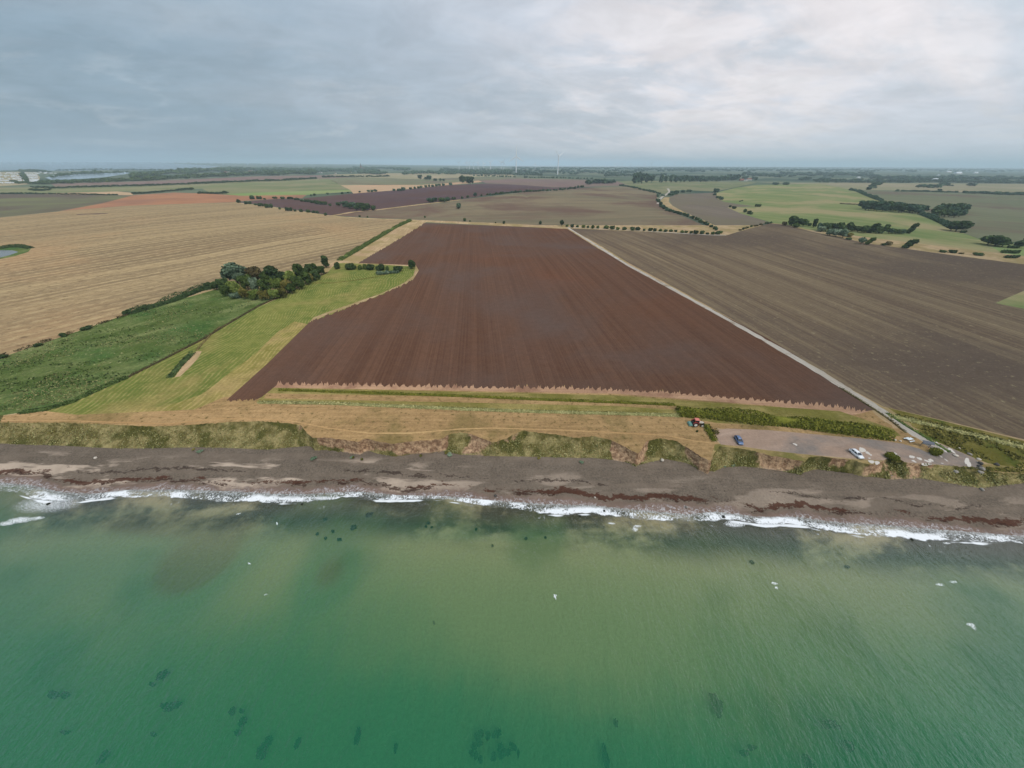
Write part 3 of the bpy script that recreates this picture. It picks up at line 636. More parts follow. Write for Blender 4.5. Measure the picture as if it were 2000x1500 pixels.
fld('ploughed_field', 'plough', 'large red brown ploughed field in the middle', left_teeth + [(512,775)] + near_edge + [(1715,800),(1600,722),(1500,661),(1300,556),(1166,484),(1108,447),(1000,442)] + far_l[::-1] + [(702,514),(812,518),(818,528)] + stair[::-1] + [(520,712)])
fld('stubble_hollow', 'darkfield', 'dark damp hollow in the stubble field', band_poly([(150,419),(170,418),(210,417)], 5))
fld('bare_gully', 'margin', 'bare dry gully side beside the bramble strip in the meadow', [(341,737),(352,735),(372,716),(388,698),(394,686),(384,686),(372,698),(356,716)])
fld('pond_bank', 'marsh', 'green bank around the small pond in the stubble field', [(-60,500),(-40,488),(0,482),(35,480),(62,484),(55,492),(30,500),(0,506),(-40,508)])
fld('pond', 'pond', 'small grey pond at the left edge of the stubble field', [(-50,500),(-30,491),(0,488),(25,489),(36,492),(20,498),(0,503),(-30,505)])
fld('car_park', 'carpark', 'gravel car park on the cliff top with pale puddles', [(1396,840),(1420,837),(1500,840),(1600,849),(1700,858),(1760,866),(1795,876),(1812,884),(1822,878),(1800,864),(1812,858),(1850,872),(1900,893),(1918,908),(1912,918),(1890,915),(1840,908),(1780,904),(1745,900),(1700,898),(1640,893),(1560,886),(1500,879),(1450,872),(1408,868),(1400,858)])
fld('farm_track', 'track', 'pale gravel farm track running from car park past the ploughed field', band_poly([(1110,445),(1166,480),(1225,517),(1300,557),(1400,612),(1500,668),(1600,726),(1660,764),(1720,800),(1770,838),(1820,866),(1850,880)], 1.5, 1.5))
fld('field_track', 'track', 'white track along the hedge at the far field edge', band_poly([(1108,443.5),(1180,447),(1250,450.5),(1330,455.5),(1390,459),(1418,459)], 1.8))
fld('winding_track', 'margin', 'dry winding strip of grass beside the track bend', [(1412,459),(1400,448),(1350,424),(1318,412),(1296,400),(1290,392),(1298,385),(1308,385),(1306,394),(1314,402),(1336,414),(1400,441),(1440,451.5)])
fld('pale_road', 'track', 'narrow white road winding up between the far hedges', band_poly([(1286,398),(1287,391),(1294,384),(1301,380),(1308,374),(1304,368)], 3.0))
fld('dry_edge', 'margin', 'pale dry path between the dark far field and the streaked field', band_poly([(650,421),(690,414),(735,410),(790,403),(850,396),(900,390)], 4.0, 5.0))
fld('stubble_headland', 'margin', 'pale headland along the dark wedge field', band_poly([(456,395),(500,401),(560,409),(640,421),(700,426),(800,429.5)], 3.0, 2.5))
fld('footpath', 'foot', 'narrow trodden footpath through the dry cliff top grass', band_poly([(0,821),(150,822),(250,826),(330,828),(420,818),(500,818),(570,822),(640,836),(720,846),(800,846),(900,838),(960,836),(1100,840),(1220,846),(1300,850),(1360,862),(1404,866)], 0.22, 0.3))
fld('field_boundary', 'margin', 'dry strip beside the right hand wood', band_poly([(1506,436),(1530,438),(1600,454),(1700,475),(1850,496),(2000,515),(2300,556)], 3.0))
# ---- triangulate
pts = []; edges = []
def add_loop(poly, close=True, step=14):
    q = np.array(poly, float)
    if close: q = np.concatenate([q, q[:1]])
    out = []
    for a, b in zip(q[:-1], q[1:]):
        near_flat = min(abs(a[1] - b[1]), 1)
        n = max(1, int(np.hypot(*(b - a)) / step))
        for i in range(n): out.append(a + (b - a) * i / n)
    if not close: out.append(q[-1])
    s = len(pts); pts.extend([tuple(p) for p in out])
    for i in range(len(out) - 1): edges.append((s + i, s + i + 1))
    if close: edges.append((s + len(out) - 1, s))
tpx = np.stack(project(topw), 1)
o2 = np.argsort(tpx[:, 0]); PXMIN, PXMAX = tpx[0, 0], tpx[-1, 0]
def dip(px): return 2.2 + 3.2 * np.exp(-((px - 1000) / 420) ** 2) + 0.8 * smooth(1400, 1700, px)
tx = np.linspace(PXMIN, PXMAX, 220); topline = np.stack([tx, hor(tx) + dip(tx)], 1)
dom = np.concatenate([tpx, topline[::-1]])
s0 = len(pts); pts.extend([tuple(p) for p in dom]); edges += [(s0 + i, s0 + (i + 1) % len(dom)) for i in range(len(dom))]
ytop_px = lambda x: np.interp(x, tpx[o2, 0], tpx[o2, 1])
for f in FLD:
    q = f[3]; q = q.copy(); q[:, 0] = np.clip(q[:, 0], PXMIN, PXMAX); q[:, 1] = np.maximum(q[:, 1], hor(q[:, 0]) + dip(q[:, 0]) + 0.05)
    add_loop(q); 
cols_ = np.concatenate([np.arange(PXMIN + 60, -200, 110), np.arange(-200, 2200, 24), np.arange(2200, PXMAX - 40, 110)])
d_ = 3.0; rr = []
while d_ < 560: rr.append(d_); d_ = d_ * 1.075 + 0.25
for i, dd in enumerate(rr):
    x = cols_ + rng.uniform(-6, 6, len(cols_)) + (12 if i % 2 else 0)
    y = hor(x) + dd + (rng.uniform(-.2, .2, len(x)) * dd * 0.05)
    ok = (y > hor(x) + dip(x) + 0.6) & (y < ytop_px(x) - 3)
    pts.extend(zip(x[ok], y[ok]))
res = delaunay_2d_cdt([Vector(p) for p in pts], edges, [], 0, 1e-3)
rv = np.array([(v[0], v[1]) for v in res[0]]); rf = np.array([f for f in res[2] if len(f) == 3])
cen = rv[rf].mean(axis=1)
def inside(poly, p):
    x, y = p[:, 0], p[:, 1]; r = np.zeros(len(p), bool); q = np.asarray(poly)
    x0, y0 = q[:, 0], q[:, 1]; x1, y1 = np.roll(x0, -1), np.roll(y0, -1)
    for a, b, c_, d in zip(x0, y0, x1, y1):
        if b == d: continue
        cnd = ((b > y) != (d > y)) & (x < (c_ - a) * (y - b) / (d - b) + a); r ^= cnd
    return r
cls = np.full(len(rf), -1); ind = inside(dom, cen)
for i, f in enumerate(FLD): cls[inside(f[3], cen)] = i
wv3 = ground(rv[:, 0], rv[:, 1])
# snap shared cliff-top vertices
wl = np.full(len(rv), -1)
far_h = smooth(7000, 14000, np.hypot(wv3[:, 0], wv3[:, 1]))
wv3[:, 2] += far_h * (25 + 22 * noise2(wv3[:, 0], wv3[:, 1], 40, 2500)) * smooth(0.2, -0.9, wv3[:, 0] / np.maximum(wv3[:, 1], 1))
def sub_mesh(name, sel, mat):
    ids = rf[sel]; u, inv = np.unique(ids, return_inverse=True)
    F = inv.reshape(-1, 3)
    V = wv3[u]
    a = V[F[:, 1]] - V[F[:, 0]]; b = V[F[:, 2]] - V[F[:, 0]]
    flip = (a[:, 0] * b[:, 1] - a[:, 1] * b[:, 0]) < 0
    F[flip] = F[flip][:, ::-1]
    return mesh_obj(name, V, F, mat, smooth_=True)
tag(sub_mesh('farmland', ind & (cls < 0), MT['farland']), 'far patchwork farmland fading into haze at the horizon', 'farmland', kind='structure')
for i, f in enumerate(FLD):
    sel = ind & (cls == i)
    if sel.sum() == 0: continue
    tag(sub_mesh(f[0], sel, MT[f[1]]), f[2], 'water' if f[1] in ('bay', 'pond', 'basin') else ('track' if f[1] in ('track', 'foot') else 'ground'), kind='structure')

# ------------------------------------------------------------------ vegetation builders
def quads(P, N, size, r):
    n = len(P); T = r.normal(size=(n, 3)); T -= (T * N).sum(1)[:, None] * N; T /= np.linalg.norm(T, axis=1)[:, None] + 1e-9
    B = np.cross(N, T); s = (size * r.uniform(0.6, 1.35, n))[:, None] / 2; s2 = s * r.uniform(0.5, 1.0, (n, 1))
    V = np.stack([P - T * s - B * s2, P + T * s - B * s2 * 0.6, P + T * s * 0.7 + B * s2, P - T * s * 0.8 + B * s2 * 0.8], 1).reshape(-1, 3)
    return V, np.arange(4 * n).reshape(-1, 4)
def ico(sub):
    bm = bmesh.new(); bmesh.ops.create_icosphere(bm, subdivisions=sub, radius=1.0)
    V = np.array([v.co[:] for v in bm.verts]); F = np.array([[v.index for v in f.verts] for f in bm.faces]); bm.free()
    return V, F
ICO1, ICO2 = ico(1), ico(2)
def crown_geo(blobs, n, leaf, seed, core=0.78):
    r = np.random.default_rng(seed); blobs = np.array(blobs, float)
    wts = blobs[:, 3] * blobs[:, 4] + blobs[:, 3] * blobs[:, 5]; wts /= wts.sum()
    k = r.choice(len(blobs), n, p=wts); b = blobs[k]
    d = r.normal(size=(n, 3)); d[:, 2] += 0.25; d /= np.linalg.norm(d, axis=1)[:, None]
    rad = 0.80 + 0.28 * r.random(n) ** 1.5
    P = b[:, :3] + d * b[:, 3:] * rad[:, None]
    keep = np.ones(n, bool)
    for j, q in enumerate(blobs):
        ins = (((P - q[:3]) / q[3:]) ** 2).sum(1) < 0.5; keep &= ~(ins & (k != j))
    keep &= P[:, 2] > 0.02
    P = P[keep]; d = d[keep]
    N = d + 0.75 * r.normal(size=d.shape); N /= np.linalg.norm(N, axis=1)[:, None]
    V, F = quads(P, N, leaf, r)
    Vs = [V]; Fq = F; Ft = []; nn = len(V); cv_, cf_ = ICO1 if n < 400 else ICO2
    for q in blobs:
        jit = 1 + 0.10 * r.normal(size=(len(cv_), 1))
        c_ = q[:3] + cv_ * q[3:] * core * jit; c_[:, 2] = np.maximum(c_[:, 2], 0.0)
        Vs.append(c_); Ft.append(cf_ + nn); nn += len(cv_)
    return np.concatenate(Vs), [Fq, np.concatenate(Ft)]
def rand_blobs(kind, seed):
    r = np.random.default_rng(100 + seed); B = []
    if kind == 'round':
        B.append((0, 0, 5.6, 3.0, 3.0, 3.2))
        for i in range(7):
            a = r.uniform(0, 6.28); B.append((2.2 * math.cos(a), 2.2 * math.sin(a), r.uniform(2.6, 7.4), *(r.uniform(1.3, 2.2, 3))))
    elif kind == 'tall':
        B.append((0, 0, 6, 2.0, 2.0, 4.6))
        for i in range(8):
            a = r.uniform(0, 6.28); B.append((1.3 * math.cos(a), 1.3 * math.sin(a), r.uniform(2.2, 10), *(r.uniform(1.0, 1.7, 3))))
    elif kind == 'bush':
        B.append((0, 0, 1.0, 1.4, 1.3, 1.2))
        for i in range(5):
            a = r.uniform(0, 6.28); B.append((1.0 * math.cos(a), 0.9 * math.sin(a), r.uniform(0.5, 1.5), *(r.uniform(0.55, 1.0, 3))))
    elif kind == 'wide':
        for i in range(6): B.append((-3 + 1.2 * i + r.uniform(-.3, .3), r.uniform(-.4, .4), r.uniform(0.8, 1.3), *(r.uniform(0.9, 1.35, 3))))
    elif kind == 'leaning':
        for i in range(8): B.append((-1.6 + 0.55 * i + r.uniform(-.4, .4), r.uniform(-1.0, 1.0), 1.4 + 0.85 * i + r.uniform(-.5, .5), *(r.uniform(1.3, 2.0, 3))))
    return B
DIMS = {'round': (10.0, 9.6), 'tall': (11.5, 6.0), 'bush': (2.45, 3.6), 'wide': (2.4, 8.0), 'leaning': (9.0, 7.5)}
PROTO = {}
def proto(kind, mat, detail, seed):
    key = (kind, mat, detail, seed)
    if key not in PROTO:
        n = {'hi': 1500, 'mid': 420, 'lo': 110}[detail]; H, Wd = DIMS[kind]
        leaf = {'hi': 0.075, 'mid': 0.13, 'lo': 0.24}[detail] * (H + Wd) * 0.62
        if kind in ('bush', 'wide'): n = int(n * 0.6)
        V, F = crown_geo(rand_blobs(kind, seed), n, leaf, seed)
        me = mesh_obj('crown', V, F, LEAF[mat], link=False).data
        tr = MB()
        if kind not in ('bush', 'wide'):
            tr.tube((0, 0, -0.4), (0.05, 0, H * 0.45), H * 0.032, H * 0.018, 8)
            for a in (0.3, 2.4, 4.4): tr.tube((0.03, 0, H * 0.3), (1.6 * math.cos(a), 1.6 * math.sin(a), H * 0.55), H * 0.015, H * 0.006, 6)
        else:
            for a in (0.3, 1.6, 2.9, 4.4): tr.tube((0, 0, -0.2), (0.8 * math.cos(a), 0.7 * math.sin(a), H * 0.6), 0.06, 0.03, 6)
        tm = bpy.data.meshes.new('trunk'); tm.from_pydata(tr.V, [], tr.F); tm.materials.append(BARK)
        PROTO[key] = (me, tm)
    return PROTO[key]
def scale_at(P):
    a = project(P); b = project(P + np.array([0, 0, 1.0])); c_ = project(P + np.array([1.0, 0, 0]))
    return math.hypot(b[0] - a[0], b[1] - a[1]), math.hypot(c_[0] - a[0], c_[1] - a[1])
def plant(name, cat, kind, mat, px, py, hpx, wpx=None, label='', group=None, detail='mid', parts=True, P=None, hm=None, wm=None):
    if P is None: P = g1(px, py)
    sv_, sh_ = scale_at(P)
    H, Wd = DIMS[kind]
    h = hm if hm else max(hpx / sv_, 0.5); wd = wm if wm else (wpx / sh_ if wpx else h * Wd / H)
    seed = random.randrange(3)
    me, tm = proto(kind, mat, detail, seed)
    if parts:
        root = empty(name, (P[0], P[1], P[2] - 0.05), random.uniform(0, 6.28) if kind not in ('wide', 'leaning') else random.choice((0.1, -0.15)))
        for nm, dat in (('crown', me), ('trunk' if kind not in ('bush', 'wide') else 'stem', tm)):
            o = bpy.data.objects.new(nm, dat); COL.objects.link(o); o.parent = root
    else:
        root = bpy.data.objects.new(name, me); COL.objects.link(root)
        root.location = (P[0], P[1], P[2] - 0.05); root.rotation_euler = (0, 0, random.uniform(0, 6.28) if kind != 'wide' else random.choice((0.0, 0.2)))
    root.scale = (wd / Wd, wd / Wd, h / H)
    tag(root, label, cat, group)
    return root
def interp_line(line, n, jx=0.0, jy=0.0):
    q = np.array(line, float); s = np.concatenate([[0], np.cumsum(np.hypot(*np.diff(q, axis=0).T))])
    p = (np.arange(n) + 0.5 + rng.uniform(-.35, .35, n)) / n * s[-1]
    return np.stack([np.interp(p, s, q[:, 0]) + rng.normal(0, 1, n) * jx, np.interp(p, s, q[:, 1]) + rng.normal(0, 1, n) * jy], 1)
def bush_row(items, label, group, name='bush', mat='dark', detail='mid', parts=True, kind=None, cat='bush'):
    for it in items:
        x, y, h = it[:3]; wd = it[3] if len(it) > 3 else None
        k = kind or ('wide' if (wd and wd > h * 1.9) else 'bush')
        plant(name, cat, k, random.choice(mat) if isinstance(mat, (list, tuple)) else mat, x, y, h, wd, label, group, detail, parts)
def hedge(line, width, height, label, mat='mid', dens=9, leaf=0.45, name='hedge', cat='hedge', gaps=0.0, step=8, hvar=0.35, seed=0, world=None):
    r = np.random.default_rng(500 + seed)
    q = densify(line, step); P = ground(q[:, 0], q[:, 1])
    seg = np.linalg.norm(np.diff(P[:, :2], axis=0), axis=1); s = np.concatenate([[0], np.cumsum(seg)]); Lm = s[-1]
    n = int(Lm * dens * (height + width)); n = min(n, 16000)
    u = r.uniform(0, Lm, n)
    hv = 1 + hvar * (np.interp(u, np.linspace(0, Lm, max(4, int(Lm / (width * 1.3)))), r.normal(0, 0.7, max(4, int(Lm / (width * 1.3))))))
    hv = np.clip(hv, 0.35, 1.7)
    x = np.interp(u, s, P[:, 0]); y = np.interp(u, s, P[:, 1])
    dxx = np.interp(u, (s[1:] + s[:-1]) / 2, np.diff(P[:, 0]) / seg); dyy = np.interp(u, (s[1:] + s[:-1]) / 2, np.diff(P[:, 1]) / seg)
    th = r.uniform(-0.15, math.pi + 0.15, n); rad = 0.8 + 0.28 * r.random(n)
    lat = np.cos(th) * width / 2 * rad * (0.75 + 0.25 * hv); zz_ = np.maximum(np.sin(th), 0) * height * hv * rad
    X = x - dyy * lat; Y = y + dxx * lat
    Z = h_land(X, Y) + zz_ + 0.03
    N = np.stack([-dyy * np.cos(th), dxx * np.cos(th), np.sin(th) + 0.2], 1) + 0.7 * r.normal(size=(n, 3)); N /= np.linalg.norm(N, axis=1)[:, None]
    V, F = quads(np.stack([X, Y, Z], 1), N, leaf, r)
    if gaps:
        kq = np.sin(u / Lm * 40 + seed) + r.normal(0, .3, n) > (-1 + 2 * gaps)
        F = F[kq]
    # inner core
    m_ = max(3, int(Lm / (width * 0.8))); uc = np.linspace(0, Lm, m_); k = 6
    cx = np.interp(uc, s, P[:, 0]); cy = np.interp(uc, s, P[:, 1]); ang = np.linspace(0, math.pi, k)
    tx_ = np.gradient(cx); ty_ = np.gradient(cy); tl = np.hypot(tx_, ty_); tx_ /= tl; ty_ /= tl
    hv2 = 0.72 * (1 + 0.15 * r.normal(size=m_)); hv2[0] = hv2[-1] = 0.05
    lat2 = np.cos(ang)[None] * width / 2 * 0.75 * np.ones((m_, 1)); z2 = np.sin(ang)[None] * (height * hv2)[:, None]
    CX = cx[:, None] - ty_[:, None] * lat2; CY = cy[:, None] + tx_[:, None] * lat2
    C = np.stack([CX, CY, h_land(CX, CY) + z2 - 0.02], -1).reshape(-1, 3)
    F2 = grid_faces(m_, k) + len(V)
    if gaps: F2 = F2[:0]
    o = mesh_obj(name, np.concatenate([V, C]), [F, F2] if len(F2) else [F], LEAF[mat])
    # an object stands at its own base
    b0 = P[len(P) // 2]; o.data.transform(Matrix.Translation(-Vector(b0))); o.location = b0
    return tag(o, label, cat)
#MARK_VEG
# ------------------------------------------------------------------ near vegetation
G_W = 'trees and bushes of the copse between stubble and meadow'
COPSE = [ # x, base y, height px, width px, kind, leaf, label
 (466,556,50,54,'round','grey','large grey green willow towering at the back of the copse'),
 (506,556,42,36,'round','brown','dull brown green tree right of the big willow in the copse'),
 (538,556,40,42,'round','dark','darkest broad tree at the back middle of the copse'),
 (637,523,24,17,'tall','dark','slim dark tree with bare lower stem at the right end of the copse'),
 (589,546,34,26,'round','mid','rounded green tree at the back of the copse right of the darkest tree'),
 (612,540,28,24,'round','mid',None),(571,556,32,26,'round','light','yellow green tree in the middle of the copse'),
 (440,566,26,24,'round','dark','dark low tree at the left end of the copse beside the willow'),(424,566,20,20,'round','dark',None),
 (486,566,34,30,'round','mid',None),(503,572,34,18,'round','grey','pale silvery bush in the centre of the copse'),
 (462,576,32,26,'round','light','yellowish green bush in front of the large willow'),(446,578,26,24,'round','mid',None),
 (522,572,30,26,'round','mid',None),(545,570,30,26,'round','light',None),(563,572,28,26,'round','olive',None),
 (585,566,30,24,'round','mid',None),(602,556,28,24,'round','mid',None),(618,548,24,22,'round','dark',None),(628,537,20,20,'round','mid',None),
 (480,584,24,24,'round','olive',None),(500,585,22,24,'round','light',None),(519,586,22,24,'round','olive',None),
 (538,585,22,24,'round','light',None),(554,582,22,22,'round','olive',None),(571,574,24,22,'round','mid',None),(590,565,22,20,'round','mid',None),
 (408,562,12,18,'bush','dark',None),(396,566,10,16,'bush','dark',None),(598,546,26,20,'round','dark',None),(555,556,30,22,'round','dark',None),(525,560,34,22,'round','mid',None),(607,552,22,18,'round','olive',None)]
for (x, y, h, wd, k, mt, lb) in COPSE:
    shared = {'mid': 'mid green bushy tree packed inside the copse', 'light': 'light green bushy tree in the lower front of the copse', 'olive': 'olive bushy tree along the lower front of the copse', 'dark': 'dark green bushy tree filling the edge of the copse'}
    nm = 'bush' if k == 'bush' else 'tree'
    if nm == 'bush' : lb = lb or 'dark bush where the long hedge runs into the copse'
    plant(nm, nm, k, mt, x, y, h, wd, lb or shared.get(mt, 'tree in the copse'), G_W, 'hi')
plant('bush', 'bush', 'bush', 'grey', 463, 582, 13, 23, 'single round dark bush standing in the marsh grass below the copse', None, 'hi')
ROW = [(660,525,14,14,'lone dark bush at the left end of the row above the meadow'),(685,526,13,26,None),(704,526,9,12,None),(713,526,12,10,None),(725,527,13,16,None),(739,528,9,12,None),(747,528,15,14,None),(757,528,9,9,None),(778,530,12,20,None)]
for (x, y, h, wd, lb) in ROW:
    plant('bush', 'bush', 'bush', random.choice(['dark', 'dark', 'mid']), x, y, h, wd, lb or 'dark bush in the row between the meadow and the ploughed field', 'bushes in the row above the meadow', 'hi')
plant('tree', 'tree', 'round', 'dark', 805, 525, 19, 19, 'round dark tree at the corner of the meadow and the ploughed field', None, 'hi')
bush_row([(748,536,7,26),(768,534,6,24)], 'low rushy clump in the corner of the meadow', 'rushy clumps in the meadow', 'rush_clump', 'grey', 'hi', False, 'wide', 'rush clump')
hedge([(252,614),(300,600),(345,586),(390,568),(425,561)], 4.0, 2.6, 'dark dense hedge running down from the copse along the stubble field', 'dark', seed=1)
hedge([(0,697),(60,678),(120,657),(180,638),(252,614)], 1.6, 0.9, 'thin low hedge line along the near end of the stubble field', 'brown', seed=2, gaps=0.3)
for x, y, h, wd, lb in [(126,657,9,14,'small dark bush on the hedge line at the stubble edge'),(75,676,8,14,'smaller dark bush on the hedge line nearer the coast'),(4,699,8,20,'dark bush at the left edge of the picture on the hedge line'),(250,613,9,18,'dark bush where the low hedge line meets the dense hedge'),(170,643,7,20,'low wide bush on the hedge line halfway to the dense hedge'),(275,607,9,20,'round bush at the lower end of the dense hedge')]:
    plant('bush', 'bush', 'bush', 'dark', x, y, h, wd, lb, None, 'hi')
hedge([(663,509),(700,488),(740,464),(770,446),(802,431)], 4.5, 2.2, 'long straight hedge between the stubble and the ploughed field', 'mid', seed=3)
hedge([(332,738),(345,722),(360,706),(376,690)], 2.2, 0.7, 'dark bramble strip along the ditch in the meadow', 'dark', seed=4)
hedge([(385,684),(395,672),(410,656),(430,638)], 0.9, 0.5, 'thin dark ditch line of weeds through the meadow', 'brown', seed=5, leaf=0.3)
hedge([(40,806),(90,800),(135,788),(190,762),(250,737)], 2.2, 0.7, 'dark rushes along the lower edge of the marsh', 'mid', seed=6)
hedge([(250,737),(330,697),(400,661),(440,636),(505,598),(560,574),(600,552),(640,532)], 1.3, 0.6, 'low weedy bank between marsh and mown meadow', 'brown', seed=7, leaf=0.3)
hedge([(612,553),(650,553),(690,548),(730,542),(752,537)], 0.7, 0.35, 'faint weedy ditch crossing the upper meadow', 'olive', seed=8, leaf=0.3)
hedge([(0,486),(20,482),(45,482),(60,485)], 5, 1.8, 'dark reeds on the far bank of the pond', 'dark', seed=9)
# the bushy hedge above the car park and the two grass ridges
hedge([(1322,806),(1380,810),(1440,817),(1500,823),(1560,829),(1620,837),(1680,845),(1735,852)], 4.6, 2.4, 'broad bushy olive green hedge above the car park', 'hedge', dens=16, leaf=0.42, seed=10)
hedge([(1390,838),(1402,850),(1396,842)], 1.5, 0.9, 'weedy bank at the end of the car park beside the tractor', 'brown', seed=11, leaf=0.3)
hedge([(1378,828),(1386,846),(1396,862)], 2.0, 0.9, 'weedy bank dividing the mown grass from the car park', 'hedge', seed=12, leaf=0.35)
hedge([(545,762),(700,767),(900,774),(1060,781),(1200,786),(1318,791)], 1.2, 0.55, 'narrow ridge of uncut green grass below the plough rows', 'hedge', dens=16, leaf=0.32, seed=13, hvar=0.2)
hedge([(505,786),(640,788),(800,795),(1000,803),(1200,808),(1330,812)], 1.6, 0.5, 'ridge of tall dry grass beside the mown coastal strip', 'reed', dens=15, leaf=0.34, seed=14, hvar=0.2)
hedge([(1735,812),(1800,826),(1880,845),(1960,864),(2040,884)], 3.0, 0.6, 'long weedy growth along the edge of the right hand field', 'reed', seed=15, leaf=0.35)
hedge([(1730,806),(1770,832),(1820,862),(1856,884)], 1.0, 0.45, 'weeds growing along the side of the farm track near the car park', 'mid', seed=16, leaf=0.3)
hedge([(1640,757),(1700,795),(1740,822),(1770,846)], 0.9, 0.4, 'dry weeds on the field side of the farm track', 'brown', seed=17, leaf=0.3)
plant('bush', 'bush', 'bush', 'hedge', 1823, 886, 15, 24, 'lone olive bush beside the dark notice shelter at the track junction', None, 'hi')
plant('bush', 'bush', 'bush', 'hedge', 1741, 897, 14, 24, 'bush on the cliff edge beside the puddles of the car park', None, 'hi')
# scrub, grass tufts and shore plants on the bank
def tufts(name, n, size, label, mat, sampler, seed, cat):
    r = np.random.default_rng(seed); P = sampler(n, r)
    N = r.normal(size=P.shape) + np.array([0, -0.25, 0.9]); N /= np.linalg.norm(N, axis=1)[:, None]
    V, F = quads(P + np.array([0, 0, size * 0.25]), N, size, r)
    return tag(mesh_obj(name, V, F, LEAF[mat]), label, cat, kind='stuff')
cvg = cv.reshape(NC, NX, 3); cag = ca.reshape(NC, NX)
def cliff_sampler(lo, hi, prange, thr=0.42):
    def f(n, r):
        out = []
        sel = np.where((pxc > prange[0]) & (pxc < prange[1]))[0]
        i = r.choice(sel, n); k = np.clip(r.uniform(lo, hi, n) * (NC - 1), 0, NC - 1.001); k0 = k.astype(int); fr = (k - k0)[:, None]
        P = cvg[k0, i] * (1 - fr) + cvg[k0 + 1, i] * fr; b_ = cag[k0, i]
        cl = noise2(P[:, 0], P[:, 1] * 1.5, 55, 2.6)
        ok = (b_ + r.normal(0, .1, n) < thr) & (cl + r.normal(0, .3, n) > -0.5)
        P = P[ok]; P[:, 0] += r.normal(0, .15, len(P)); P[:, 2] += np.abs(r.normal(0, 0.16, len(P))) * (1 + np.clip(cl[ok], 0, 2)); return P
    return f
tufts('bank_grass', 8000, 0.24, 'tussocky olive grass covering the coastal bank', 'olive', cliff_sampler(0, .8, (-900, 2900)), 61, 'grass')
tufts('pale_grass', 14000, 0.24, 'pale marram like grass on the lower bank', 'reed', cliff_sampler(.15, 1.0, (-900, 2900), 0.5), 62, 'grass')
tufts('scrub', 2600, 0.3, 'dark green scrub patches on the bank', 'mid', lambda n, r: (lambda P: P[noise2(P[:, 0], P[:, 1] * 1.2, 77, 4.0) > 0.45])(cliff_sampler(0.02, .85, (-300, 2300), .6)(n, r)), 63, 'scrub')
def verge_sampler(poly, thr, sc, seed2):
    q = np.array(poly, float)
    def f(n, r):
        p = np.stack([r.uniform(q[:, 0].min(), q[:, 0].max(), n), r.uniform(q[:, 1].min(), q[:, 1].max(), n)], 1)
        p = p[inside(q, p)]; P = ground(p[:, 0], p[:, 1]); P = P[noise2(P[:, 0], P[:, 1], seed2, sc) > thr]; P[:, 2] += np.abs(r.normal(0, .12, len(P))); return P
    return f
tufts('rough_grass', 9000, 0.45, 'rough mixed grass and weeds on the verge beside the track', 'olive', verge_sampler([(1740,806),(1800,818),(2000,868),(2000,900),(1935,900),(1870,880),(1830,862)], -0.2, 3.0, 81), 64, 'grass')
tufts('seaside_grass', 6000, 0.4, 'patchy grass and weeds between the car park and the beach', 'olive', verge_sampler([(1740,898),(1790,906),(1880,913),(1960,915),(2000,905),(2000,924),(1930,920),(1870,912),(1740,903)], -0.4, 1.5, 82), 65, 'grass')
tufts('marsh_tussocks', 15000, 0.4, 'coarse pale and green tussocks all over the marsh', 'reed', verge_sampler([(0,702),(120,662),(250,616),(420,575),(500,590),(400,658),(250,732),(130,784),(40,800),(0,806)], 0.25, 6.0, 83), 66, 'grass')
tufts('marsh_grass', 9000, 0.55, 'dark green grass tussocks in the marsh', 'mid', verge_sampler([(0,702),(120,662),(250,616),(420,575),(500,590),(400,658),(250,732),(130,784),(40,800),(0,806)], 0.1, 5.0, 84), 67, 'grass')
KALE = [(707,897),(688,893),(788,880),(822,890),(828,880),(760,881),(872,884),(878,888),(906,886),(948,889),(968,885),(1018,887),(1052,895),(1084,887),(1136,903),(378,878),(390,882),(612,895),(690,894),(1415,912),(1432,910),(1470,909)]
for i, (x, y) in enumerate(KALE):
    P = on_plane(np.array(float(x)), np.array(float(y)), 1.65)
    plant('shore_plant', 'plant', 'bush', 'grey' if i % 3 else 'olive', x, y, 0, None, 'low blue green clump of sea kale at the top of the pebble beach' if i % 3 else 'low yellow green clump of beach weed at the top of the pebble beach', 'plants along the top of the beach', 'mid', False, P=P, hm=random.uniform(.25, .5), wm=random.uniform(.9, 1.9))

# ------------------------------------------------------------------ middle distance hedgerows, bushes, trees
bush_row([(467,396,8),(485,399,6,14),(510,403,7,14),(526,406,8,16),(547,409,5),(565,412,7,16),(577,413,5),(588,414,7),(602,415,7),(613,416,6),(636,421,6),(620,417,6),(500,401,5)], 'dark bush in the spaced row between stubble and dark wedge field', 'bushes beside the dark wedge field', mat='dark')
bush_row([(493,389,9,12),(507,389,6,12),(517,390,4),(537,388,5,9),(553,389,6,10),(567,389,5,14),(580,391,5,12),(590,394,6),(600,395,6,12),(612,397,6,12),(620,399,9),(632,400,7,14),(645,402,5)], 'small dark bush in the hedgerow between the two dark fields', 'bushes between the two dark fields', mat='dark')
for (x, y, h) in [(662,403,9),(675,405,14),(690,407,14),(705,409,15),(719,411,15),(730,411,11),(683,408,11),(712,412,12),(697,411,10)]:
    plant('tree', 'tree', 'round', random.choice(['dark', 'blue']), x, y, h, h * 1.25, 'dark green tree in the small wood at the corner of the dark fields', 'trees of the small wood between the dark fields', 'mid')
bush_row([(608,383,4),(615,382,5),(640,380,4),(669,379,5),(680,377,3),(703,376,4),(720,375,5),(727,375,5),(733,374,5),(770,373,5),(780,373,5,10),(788,372,7),(802,370,5),(810,369,5),(818,368,5),(823,367,5),(832,366,5),(838,365,5),(845,365,5),(853,364,5),(858,363,5),(866,363,5),(880,362,6),(735,374,4)], 'small round bush in the dotted row behind the large dark field', 'bushes behind the large dark field', mat='blue', parts=False)
